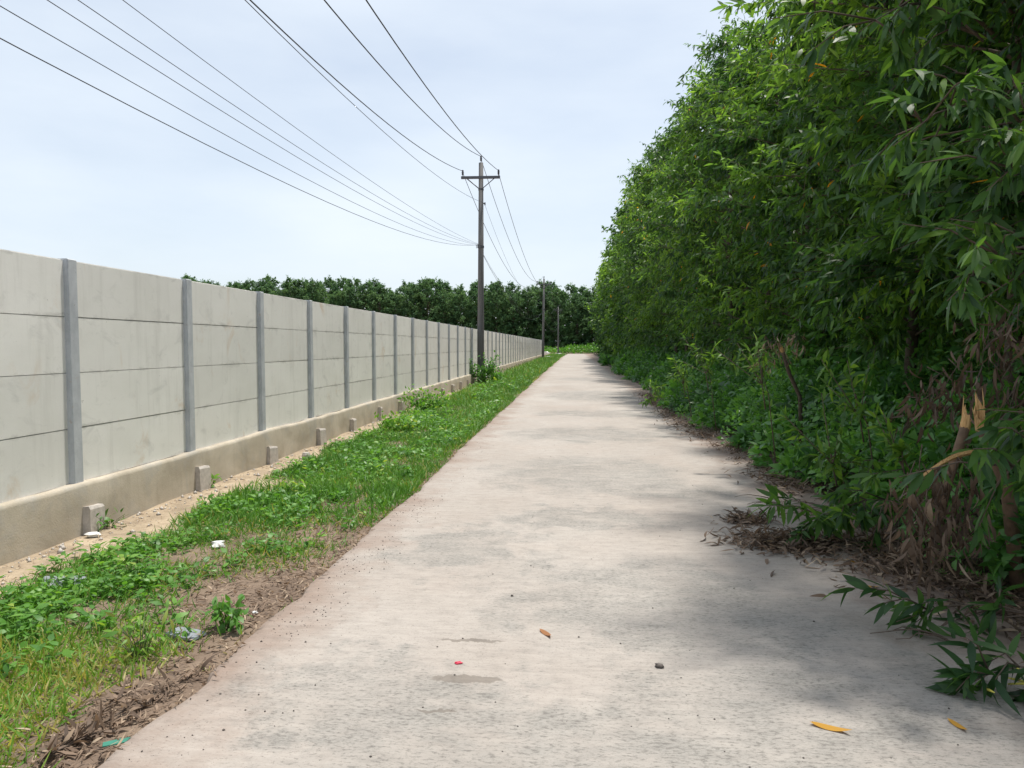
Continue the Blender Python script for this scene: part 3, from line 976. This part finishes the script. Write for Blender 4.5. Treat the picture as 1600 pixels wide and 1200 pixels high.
# sand, grit and small pebbles on the concrete
n = 1500
y = 2.3 + 14 * r.random(n) ** 1.8
x = r.uniform(-1.75, 2.3, n)
m2 = r.random(n) < .45
x[m2] = lx_at(y[m2]) + np.abs(r.normal(0, .3, m2.sum())) + .03
gc = np.concatenate([G(px, py)[None, :2] + r.normal(0, 1, (n_, 2)) * sd for px, py, n_, sd in ((560, 875, 420, (.16, .3)), (645, 800, 260, (.14, .4)), (700, 690, 220, (.15, .8)), (480, 960, 200, (.12, .3)))])
x = np.concatenate([x, gc[:, 0]]); y = np.concatenate([y, gc[:, 1]]); k_ = x > lx_at(y) + .04; x, y = x[k_], y[k_]; n = len(x)
T8 = np.array([(1, 0, 0), (-1, 0, 0), (0, 1, 0), (0, -1, 0), (0, 0, 1), (0, 0, -.4)], float)
F8 = np.array([(0, 2, 4), (2, 1, 4), (1, 3, 4), (3, 0, 4), (2, 0, 5), (1, 2, 5), (3, 1, 5), (0, 3, 5)])
s = .0016 + .0055 * r.random(n) ** 5
V = np.stack([x, y, s * .2], -1)[:, None] + (T8[None] * r.uniform(.6, 1.2, (n, 6, 1))) * s[:, None, None]
F = F8[None] + (np.arange(n) * 6)[:, None, None]
tag(link("grit", tri_mesh("grit", V.reshape(-1, 3), F.reshape(-1, 3), M['pebble'], smooth=False)), "dark grit and tiny pebbles scattered on the road", "grit", kind="stuff")

n = 1400
y = 3 + 34 * r.random(n) ** 1.5
x = WALL_X + .12 + np.abs(r.normal(0, .22, n))
s = .006 + .028 * r.random(n) ** 4
V = np.stack([x, y, gz(x, y) + s * .15], -1)[:, None] + (T8[None] * r.uniform(.5, 1.3, (n, 6, 1))) * s[:, None, None]
tag(link("rubble", tri_mesh("rubble", V.reshape(-1, 3), (F8[None] + (np.arange(n) * 6)[:, None, None]).reshape(-1, 3), M['stone'], smooth=False)), "small rubble and clods in the sandy strip along the wall foot", "rubble", kind="stuff")
n = 1100
y = 3 + 18 * r.random(n) ** 1.4
x = WALL_X + .15 + np.abs(r.normal(0, .3, n))
litter("leaf_litter", x, y, .05, "dry straw and leaf bits on the sandy strip along the wall", .15, .01, tone=.85)

# ------------------------------------------------------------------ plants and branches one can single out
def spray_plant(name, base, stems, ls, templates, mat, label, cat, group=None, seed=1, stem_r=.006, nv=12, droop=-.35, tone=.55, stem_mat='twig', from_t=.25, spread=.6, floor=.0):
    """stems: list of polylines in world coordinates"""
    r = np.random.default_rng(seed)
    base = np.asarray(base, float)
    root = empty(name, base)
    st = MB(); P, Dd = [], []
    for s in stems:
        s = np.asarray(s, float) - base
        st.tube(s, np.linspace(stem_r, stem_r * .35, len(s)), 5)
        seg = np.linalg.norm(np.diff(s, axis=0), axis=1); cum = np.concatenate([[0], np.cumsum(seg)]) / seg.sum()
        t = from_t + (1 - from_t) * r.random(nv) ** .75
        p = np.stack([np.interp(t, cum, s[:, j]) for j in range(3)], -1)
        tg = nrm(np.stack([np.interp(np.minimum(t + .05, 1), cum, s[:, j]) - np.interp(t - .05, cum, s[:, j]) for j in range(3)], -1))
        P.append(p); Dd.append(tg * .7 + r.normal(0, spread, (nv, 3)) + np.array([0, 0, droop]))
    st.build("stem", M[stem_mat], root, True)
    P, Dd = np.concatenate(P), np.concatenate(Dd)
    V, F, I = leaves(P, Dd, ls * r.uniform(.65, 1.2, len(P)), templates, r, .5)
    gl = floor + .008 - base[2]
    V[:, 2] = np.maximum(V[:, 2], gl)
    t = np.clip(r.normal(tone, .18, len(P)), 0, .95)
    link("foliage", tri_mesh("foliage", V, F, mat, t[I]), root)
    return tag(root, label, cat, group)


def branch(a, b, n, r, side=.35, sub=5, up=.1, sublen=.45):
    """main stem from a to b and side twigs; list of polylines"""
    a, b = np.asarray(a, float), np.asarray(b, float)
    t = np.linspace(0, 1, n)[:, None]
    main = a + (b - a) * t + np.sin(t * math.pi) * np.array([0, 0, up])
    out = [main]
    L = np.linalg.norm(b - a)
    for k in range(sub):
        i = min(n - 2, 1 + int((n - 2) * (k + r.random()) / sub))
        d = nrm(b - a) * .6 + r.normal(0, side, 3); d[2] = d[2] * .7 + .05
        l_ = L * sublen * r.uniform(.6, 1.1)
        out.append(np.stack([main[i], main[i] + d * l_ * .5 + (0, 0, .03), main[i] + d * l_ - (0, 0, .04)]))
    return out


r = np.random.default_rng(77)
# green branch lying on the concrete, right corner
spray_plant("fallen_branch", G(1640, 1010), branch(G(1640, 1010) + (.1, 0, .10), G(1400, 985) + (0, 0, .05), 6, r, .4, 8, .12), .17, PHYL4, M['acacia'],
            "green leafy branch fallen over the concrete in the lower right corner", "branch", seed=3, nv=11, tone=.3, droop=-.12)
spray_plant("fallen_branch", G(1680, 1080), branch(G(1680, 1080) + (0, 0, .06), G(1500, 1085) + (0, 0, .03), 5, r, .4, 7, .08), .17, PHYL4, M['acacia'],
            "dark green sprig with yellow flower spikes at the lower right edge", "branch", seed=4, nv=11, tone=.25, droop=-.1)
fb = bpy.data.objects["fallen_branch.001"]
for k, (px, py) in enumerate(((1592, 1046), (1588, 1062), (1545, 1078), (1597, 1068))):
    a = G(px, py, .06) - np.array(fb.location)
    d = np.array([math.cos(k * 1.3 + 2), math.sin(k * 1.3 + 2), .25]) * .055
    MB().tube([a - d, a, a + d], [.004, .0065, .003], 6).build("flower_spike", M['flower'], fb, True)
# green sprays at the foot of the trees
spray_plant("fallen_branch", G(1330, 845), branch(G(1420, 850) + (.1, 0, .25), G(1265, 850) + (0, 0, .08), 7, r, .55, 18, .2, .45), .165, PHYL4, M['acacia'],
            "low green leafy branch reaching over the brown leaf pile", "branch", seed=5, nv=20, tone=.5, droop=-.2)
spray_plant("fallen_branch", G(1400, 800), branch(G(1470, 790) + (.1, 0, .35), G(1290, 785) + (0, 0, .18), 6, r, .55, 15, .2, .45), .16, PHYL4, M['acacia'],
            "dark leafy sprig between the leaf pile and the saplings", "branch", seed=8, nv=18, tone=.5, droop=-.3)
for k, (px, py, Y, hh, lab) in enumerate([(1285, 690, 6.7, .75, "bright green sapling with long leaves beside the bare vines"),
                                         (1395, 690, 5.9, .85, "pale green sapling left of the splintered stems"),
                                         (1180, 545, 9.5, 1.2, "slender leafy sapling rising from the undergrowth beyond the cut stem"),
                                         (1095, 545, 13.5, 1.2, "drooping sapling in the undergrowth left of the cut stem"),
                                         (1330, 600, 7.4, 1.2, "dark sapling in the undergrowth right of the cut stem"),
                                         (1060, 575, 15.0, 1.0, "low bushy sapling spilling toward the road in the middle distance"),
                                         (1010, 615, 18.0, .5, "dark leafy sprig leaning onto the far right road edge")]):
    tp = D(px, py, Y); bs_ = np.array([tp[0] + .35, Y + .15, float(gz(tp[0] + .35, Y))])
    stems = [np.stack([bs_, bs_ * .4 + tp * .6 + (.05, 0, .1), tp])]
    for q in range(6):
        e = tp + r.normal(0, .2, 3)
        stems.append(np.stack([bs_ * .45 + tp * .55, (bs_ * .3 + tp * .7) + (0, 0, .06), e]))
    spray_plant("sapling", bs_, stems, .155, PHYL4, M['acacia'], lab, "sapling", "saplings in front of the tree row", seed=20 + k, nv=15, tone=.75, stem_r=.009, from_t=.5)
# near boughs hanging in from the right edge
for k, (px, py, Y, lab) in enumerate([(1480, 470, 3.9, "glossy leafy bough at mid height by the right picture edge"),
                                     (1400, 230, 4.0, "arching leafy bough high up left of the right edge"),
                                     (1540, 300, 3.9, "large leaved bough closest to the camera, upper right edge"),
                                     (1545, 770, 4.2, "fresh green leafy bough below the splintered stems"),
                                     (1330, 60, 4.6, "leafy bough with hanging leaves near the top edge")]):
    tp = D(px, py, Y)
    a = tp + np.array([1.0, .5, .15])
    spray_plant("leafy_bough", a, branch(a, tp, 7, r, .5, 14, .22, .5), .155, PHYL4, M['acacia'], lab, "bough", "leafy boughs hanging in from the right", seed=40 + k, nv=17, tone=.5, stem_r=.007, droop=-.5, spread=.45)
# bare vines and dead twigs at the road edge
for k, (px, py, lab) in enumerate([(1230, 800, "thin dead twigs reaching onto the concrete above the leaf pile"), (1390, 760, "tangle of bare grey twigs below the saplings"),
                                  (1120, 690, "dead twigs lying on the road edge by the undergrowth"), (1420, 1000, "thin bare runner creeping over the concrete at lower right")]):
    c = G(px, py)
    mb = MB()
    nt_ = (7, 16, 6, 3)[k]
    for q in range(nt_):
        L = r.uniform(.3, .8) * (1 if k != 3 else .5); an = math.pi + r.normal(0, .5)
        a = np.array([r.normal(.25, .25), r.normal(0, .25), .012 + (r.random() * .3 if k == 1 else .02)]) if k != 3 else np.array([.2, 0, .012])
        pts = [a + np.array([math.cos(an), math.sin(an) * .6, 0]) * L * t + np.array([0, r.normal(0, .02), .06 * math.sin(t * 3.1) * (2.5 if k == 1 else .6)]) for t in np.linspace(0, 1, 6)]
        mb.tube(pts, np.linspace(.0055, .002, 6), 4)
    o = mb.build("dead_twigs", M['twig'], None, True)
    o.location = c
    tag(o, lab, "twigs")

# ---- the snapped tree: rooted stem, hanging stem, splinters, bark strip, withered leaves
bt_top = D(1522, 648, 5.1)
root_xy = D(1585, 760, 5.15)
bt = empty("broken_tree", (root_xy[0] + .1, 5.2, float(gz(root_xy[0] + .1, 5.2))))
org = np.array(bt.location)
tag(bt, "snapped young tree with pale splintered stem ends above withered brown leaves", "broken tree")
jt = D(1533, 668, 5.1) - org
low = D(1575, 770, 5.15) - org
MB().tube([(0, 0, -.15), low, (low + jt) / 2 + (.01, 0, 0), jt], [.05, .044, .038, .034], 9).build("rooted_stem", M['stem_bark'], bt, True)
hj = D(1508, 668, 5.05) - org
MB().tube([hj, D(1497, 705, 5.0) - org, D(1482, 750, 4.95) - org, D(1462, 830, 4.9) - org, D(1450, 872, 4.85) - org], [.030, .032, .030, .024, .016], 9).build("hanging_stem", M['stem_bark'], bt, True)


def splinters(c, axis_, rad, hs, sd):
    """torn shell of wood: a ring with a ragged rim, hollow in the middle, and loose slivers"""
    rr = np.random.default_rng(sd)
    m_ = MB()
    ax = nrm(np.asarray(axis_, float)); s = nrm(np.cross(ax, (0.2, 1, .1))); u = np.cross(s, ax)
    n_ = 14
    hh = np.interp(np.linspace(0, len(hs), n_, endpoint=False), np.arange(len(hs) + 1), list(hs) + [hs[0]]) * rr.uniform(.55, 1.15, n_)
    ang = np.arange(n_) * 6.2832 / n_ + rr.normal(0, .08, n_)
    d = np.cos(ang)[:, None] * s + np.sin(ang)[:, None] * u
    rings = [c - ax * .02 + d * rad, c + ax * .03 + d * rad * 1.02, c + ax * (hh * .72)[:, None] + d * rad * rr.uniform(.85, 1.05, (n_, 1)), c + ax * hh[:, None] + d * rad * rr.uniform(.6, .95, (n_, 1)),
             c + ax * (hh * .6)[:, None] + d * rad * .5, c + ax * .0 + d * rad * .15]
    vs = np.concatenate(rings)
    fs = [(j * n_ + q, j * n_ + (q + 1) % n_, (j + 1) * n_ + (q + 1) % n_, (j + 1) * n_ + q) for j in range(5) for q in range(n_)]
    m_.add(vs, fs + [tuple(5 * n_ + q for q in range(n_))])
    for q in range(4):
        o_ = c + d[q * 3] * rad * .75 + ax * hh[q * 3] * .4
        tip = o_ + ax * hs[q % len(hs)] * rr.uniform(.7, 1.1) + d[q * 3] * rr.uniform(-.01, .02)
        m_.tube([o_, (o_ + tip) / 2 + rr.normal(0, .003, 3), tip], [.006, .005, .0012], 4)
    return m_


splinters(jt, (-.12, 0, 1), .035, (.10, .17, .26, .14, .06, .04, .08), 1).build("splintered_end", M['wood'], bt)
splinters(hj, (.12, 0, 1), .031, (.17, .13, .05, .03, .08, .15), 2).build("splintered_end", M['wood'], bt)
sp_a, sp_b = D(1545, 705, 5.0) - org, D(1440, 745, 4.85) - org
st = MB()
t = np.linspace(0, 1, 8)
rib = [sp_a + (sp_b - sp_a) * q + np.array([0, 0, .05 * math.sin(q * 3.1)]) for q in t]
vs, fs = [], []
for q, c in enumerate(rib):
    w = .020 * (1 - abs(q / 7 - .5) * .9)
    vs += [c + (0, 0, w), c + (.004, -.012, 0), c - (0, 0, w), c + (.004, .006, 0)]
for q in range(7):
    for j in range(4): fs.append((q * 4 + j, q * 4 + (j + 1) % 4, q * 4 + 4 + (j + 1) % 4, q * 4 + 4 + j))
st.add(vs, fs + [(3, 2, 1, 0), (28, 29, 30, 31)]).build("bark_strip", M['wood'], bt)


def withered(name, spots, n, size, sd, parent, org_, tone=.3, sx=.1):
    rr = np.random.default_rng(sd)
    P, mb = [], MB()
    for (px, py, Y) in spots:
        c = D(px, py, Y) - org_
        m_ = n // len(spots)
        P.append(c + rr.normal(0, 1, (m_, 3)) * (sx, sx, .09))
        for q in range(3):
            e = c + rr.normal(0, .08, 3)
            mb.tube([c + rr.normal(0, .05, 3) + (0, 0, .18), (c + e) / 2 + (0, 0, .06), e - (0, 0, .12)], [.004, .003, .002], 4)
    P = np.concatenate(P)
    d = rr.normal(0, .33, P.shape) + (0, 0, -1)
    V, F, I = leaves(P, d, size * rr.uniform(.6, 1.2, len(P)), DRY, rr, 1.0, (0, -1, 0))
    V[:, 2] = np.maximum(V[:, 2], .01 - org_[2])
    link(name, tri_mesh(name, V, F, M['dry'], np.clip(rr.normal(tone, .22, len(P)), 0, 1)[I]), parent)
    mb.build("twigs", M['twig'], parent, True)


withered("withered_leaves", [(1430, 760, 4.85), (1450, 800, 4.8), (1480, 790, 4.85), (1425, 830, 4.75), (1465, 850, 4.8), (1500, 760, 4.9), (1500, 830, 4.9)], 330, .14, 5, bt, org, .32)
db = empty("dead_bough", D(1560, 560, 5.6)); tag(db, "bough of withered brown leaves hanging behind the splintered stems", "dead bough")
withered("withered_leaves", [(1500, 600, 5.7), (1540, 540, 5.5), (1570, 600, 5.4), (1590, 520, 5.3), (1440, 640, 5.8), (1470, 610, 5.8), (1580, 650, 5.4)], 300, .14, 6, db, np.array(db.location), .22, .13)
# cut stem standing in the undergrowth
c0 = D(1250, 620, 10.2); c1 = D(1222, 548, 10.0)
cs = empty("cut_stem", (c0[0] + .05, 10.2, float(gz(c0[0] + .05, 10.2)))); oc = np.array(cs.location)
tag(cs, "leaning cut stem with a pale orange tip in the undergrowth", "stem")
MB().tube([(0, 0, -.05), c0 - oc, (c0 + c1) / 2 - oc + (-.02, 0, 0), c1 - oc], [.03, .028, .026, .024], 8).build("bark_stem", M['bark'], cs, True)
splinters(c1 - oc, c1 - c0, .024, (.07, .04, .06, .03), 8).build("splintered_end", M['wood'], cs)
dw = empty("dead_bough", D(1205, 560, 10)); tag(dw, "small withered yellow brown bough beside the cut stem", "dead bough")
withered("withered_leaves", [(1195, 555, 10), (1215, 545, 10), (1240, 535, 10)], 90, .13, 9, dw, np.array(dw.location), .75, .09)

# ---- shrub round the foot of the pole, weedy tufts by the wall end
def small_shrub(name, loc, R, H, n, ls, mat, label, seed, cat="shrub", templates=OVATE2, tone=.35):
    rr = np.random.default_rng(seed)
    root = empty(name, loc)
    mb = MB(); P, Dd = [], []
    for q in range(14):
        an = rr.random() * 6.28; e = np.array([math.cos(an) * R * rr.uniform(.3, 1), math.sin(an) * R * rr.uniform(.3, 1), H * rr.uniform(.5, 1.05)])
        mb.tube([(0, 0, -.03), e * .5 + (0, 0, .1 * H), e], np.array([.008, .006, .003]) * min(1, .25 + .6 * H), 4)
        m_ = n // 14; t_ = rr.uniform(.25, 1, m_)
        P.append(e * t_[:, None] + rr.normal(0, R * .14, (m_, 3))); Dd.append(e * .4 + rr.normal(0, .6, (m_, 3)))
    mb.build("stems", M['green_twig'], root, True)
    P = np.concatenate(P); P[:, 2] = np.abs(P[:, 2])
    V, F, I = leaves(P, np.concatenate(Dd), ls * rr.uniform(.6, 1.3, len(P)), templates, rr, .6)
    link("foliage", tri_mesh("foliage", V, F, mat, np.clip(rr.normal(tone, .2, len(P)), 0, .95)[I]), root)
    return tag(root, label, cat)


small_shrub("shrub", (-4.0, 31.6, -.08), .75, 1.25, 700, .13, M['weed'], "dark weedy shrub round the foot of the nearest power pole", 1)
small_shrub("shrub", (-3.55, 33.5, -.08), .6, .7, 350, .13, M['verge'], "low green shrub in the grass right behind the nearest pole", 2)
p = G(665, 640); small_shrub("weed_clump", (p[0] - .1, p[1], -.08), .75, .5, 700, .10, M['verge'], "bright green bushy weed clump in the verge below the ninth wall post", 3, "weeds", OVATE, .6)
p = G(628, 668); small_shrub("weed_clump", (p[0], p[1], -.08), .55, .34, 420, .09, M['verge'], "smaller bright weed clump in the verge nearer than the bushy one", 4, "weeds", OVATE, .7)
p = G(170, 812); small_shrub("weed_clump", (p[0], p[1], -.08), .22, .16, 60, .07, M['verge'], "small weed by the concrete stub under the first full wall post", 5, "weeds", OVATE, .35)
p = G(325, 752); small_shrub("weed_clump", (p[0], p[1], -.08), .2, .14, 50, .07, M['verge'], "small weed on the bare soil by the second concrete stub", 6, "weeds", OVATE, .6)
p = G(220, 1010); small_shrub("weed_clump", (p[0], p[1], -.08), .2, .27, 110, .07, M['grass'], "tall yellowish weed standing left of the grey board", 7, "weeds", PHYL, .75)
p = G(355, 965); small_shrub("weed_clump", (p[0], p[1], -.08), .16, .2, 90, .07, M['verge'], "leafy green weed right behind the grey board at the road edge", 8, "weeds", OVATE, .4)
p = G(445, 770); small_shrub("weed_clump", (p[0], p[1], -.08), .22, .26, 90, .08, M['verge'], "pale green seedling beside the dark dead sticks in the verge", 9, "weeds", PHYL, .85)
# curled brown leafy branch at the lower left road edge
spray_plant("dry_branch", G(150, 1150, -.06), [G(60, 1190, -.06)[None] * (1 - t_[:, None]) + G(*e, -.06)[None] * t_[:, None] + np.array([0, 0, 1.0]) * (.02 * np.sin(t_ * 3))[:, None]
            for t_ in [np.linspace(0, 1, 5)] for e in ((300, 1060), (250, 1095), (190, 1135), (215, 1075), (140, 1150), (320, 1045))], .095, DRY, M['dry'],
            "withered branch of curled brown leaves at the lower left road edge", "dry branch", seed=61, nv=40, droop=-.35, tone=.5, spread=.85, from_t=.0, stem_r=.004, floor=-.062)

# ------------------------------------------------------------------ small things on the road and the verge
def one_leaf(px, py, size, ang, mat, label, curl=.35, z=0.0):
    p = G(px, py, z)
    T, Fc = leaf_template(7, .30, .32, 0, .25)
    T[:, 2] += curl * 1.6 * (T[:, 1] - .5) ** 2 + .08 * T[:, 1] * np.sign(curl)
    V = T * size
    V[:, 2] -= V[:, 2].min()
    o = link("fallen_leaf", tri_mesh("fallen_leaf", V, Fc, mat, np.full(len(Fc), .5)))
    o.location = (p[0], p[1], z + .003); o.rotation_euler = (0, 0, ang)
    return tag(o, label, "leaf", "leaves fallen on the road")


one_leaf(843, 985, .13, -2.3, M['orange_leaf'], "curled orange brown leaf alone in the middle of the road")
one_leaf(1265, 1132, .16, -1.75, M['yellow_leaf'], "long yellow leaf lying nearest the bottom edge of the road")
one_leaf(1480, 1125, .11, -2.6, M['yellow_leaf'], "short curled yellow leaf near the fallen sprig, bottom right")
one_leaf(1322, 876, .13, -2.1, M['yellow_leaf'], "yellow leaf beside the brown leaf pile", .5)
one_leaf(1340, 914, .13, -1.9, M['yellow_leaf'], "narrow yellow leaf on bare concrete past the leaf pile")
one_leaf(1185, 812, .14, 2.6, M['dry'], "dark brown leaf tip standing up at the leaf pile", .6)

rr = np.random.default_rng(99)


def chunk(name, px, py, dims, mat, label, cat, ang=0.0, z=0.0, tilt=(0, 0), rough=.25):
    """irregular lump: a jittered, cut box with bevelled corners"""
    p = G(px, py, z)
    mb = MB()
    ns, nrow = 7, 4
    vs, fs = [], []
    for j in range(nrow):
        h = j / (nrow - 1)
        sc_ = (.86, 1.0, .95, .68)[j]
        for q in range(ns):
            a = 6.283 * q / ns
            k1 = 1 + rr.uniform(-rough, rough)
            vs.append((math.cos(a) * dims[0] * .5 * sc_ * k1, math.sin(a) * dims[1] * .5 * sc_ * k1, dims[2] * (h + rr.uniform(-.05, .05) * rough)))
    for j in range(nrow - 1):
        for q in range(ns): fs.append((j * ns + q, j * ns + (q + 1) % ns, (j + 1) * ns + (q + 1) % ns, (j + 1) * ns + q))
    fs += [tuple(range(ns))[::-1], tuple((nrow - 1) * ns + q for q in range(ns))]
    o = mb.add(vs, fs).build(name, mat)
    o.location = (p[0], p[1], z - .003); o.rotation_euler = (tilt[0], tilt[1], ang)
    return tag(o, label, cat)


def slab(name, px, py, lx_, ly_, lz, mat, label, cat, ang, z, tilt):
    p = G(px, py, z)
    mb = MB()
    ol = [(-.5, -.42), (-.1, -.5), (.46, -.46), (.5, .38), (.2, .5), (-.44, .44)]
    n_ = len(ol)
    vs = [(a * lx_, b * ly_, 0) for a, b in ol] + [(a * lx_ * .97, b * ly_ * .95, lz) for a, b in ol]
    fs = [tuple(range(n_))[::-1], tuple(range(n_, 2 * n_))] + [(q, (q + 1) % n_, n_ + (q + 1) % n_, n_ + q) for q in range(n_)]
    o = mb.add(vs, fs).build(name, mat)
    o.location = (p[0], p[1], z); o.rotation_euler = (tilt[0], tilt[1], ang)
    return tag(o, label, cat)


slab("board_piece", 290, 992, .22, .12, .015, M['slate'], "flat blue grey board piece in the weeds by the road edge", "board", -.25, -.055, (.06, .02))
slab("board_piece", 95, 912, .30, .16, .02, M['slate'], "dark grey slab half hidden in the weeds at the left edge", "board", .25, -.05, (.25, .05))
chunk("stone", 478, 718, (.13, .10, .11), M['stone'], "pale stone on the bare soil at the foot of the wall", "stone", .3, -.06)
chunk("stone", 432, 742, (.12, .09, .05), M['stone'], "small flat stone in the soil between the second and third stubs", "stone", .9, -.07)
chunk("white_litter", 340, 855, (.12, .08, .05), M['white_plastic'], "crumpled white plastic litter in the grass beside the dry leaves", "litter", .5, -.065, (0, 0), .45)
chunk("white_litter", 145, 838, (.12, .07, .04), M['white_plastic'], "scrap of white litter beside the first concrete stub", "litter", .2, -.07, (0, 0), .5)
chunk("white_litter", 398, 958, (.035, .025, .015), M['white_plastic'], "tiny white scrap near the road edge behind the grey board", "litter", .2, -.055, (0, 0), .4)
chunk("red_petal", 716, 1036, (.035, .022, .010), M['red_petal'], "tiny bright red scrap on the road above the gouge", "petal", .2, 0.003, (0, 0), .5)
chunk("pebble", 1030, 1042, (.05, .03, .018), M['pebble'], "dark brown pebble lying right of the road's middle", "pebble", -.4, 0.003)
chunk("pebble", 800, 931, (.018, .015, .010), M['pebble'], "small round dark pebble on the road above the orange leaf", "pebble", 0, .003)
slab("green_wrapper", 182, 1160, .11, .035, .004, M['green_plastic'], "narrow green plastic wrapper among the brown leaves at lower left", "wrapper", .75, -.01, (.1, .1))
# rubble and sacks dumped at the far end of the wall
for k, (px, py, d_, lab) in enumerate([(852, 553, (1.6, .9, .5), "white sack heap against the far end of the wall"), (858, 560, (1.3, .8, .3), "white sacks in the grass before the second pole"),
                                      (873, 555, (1.2, .9, .35), "white rubble in the grass near the far corner of the verge")]):
    chunk("dumped_sacks", px, py, d_, M['white_plastic'], lab, "sacks", .4 * k, -.07, (0, 0), .5)
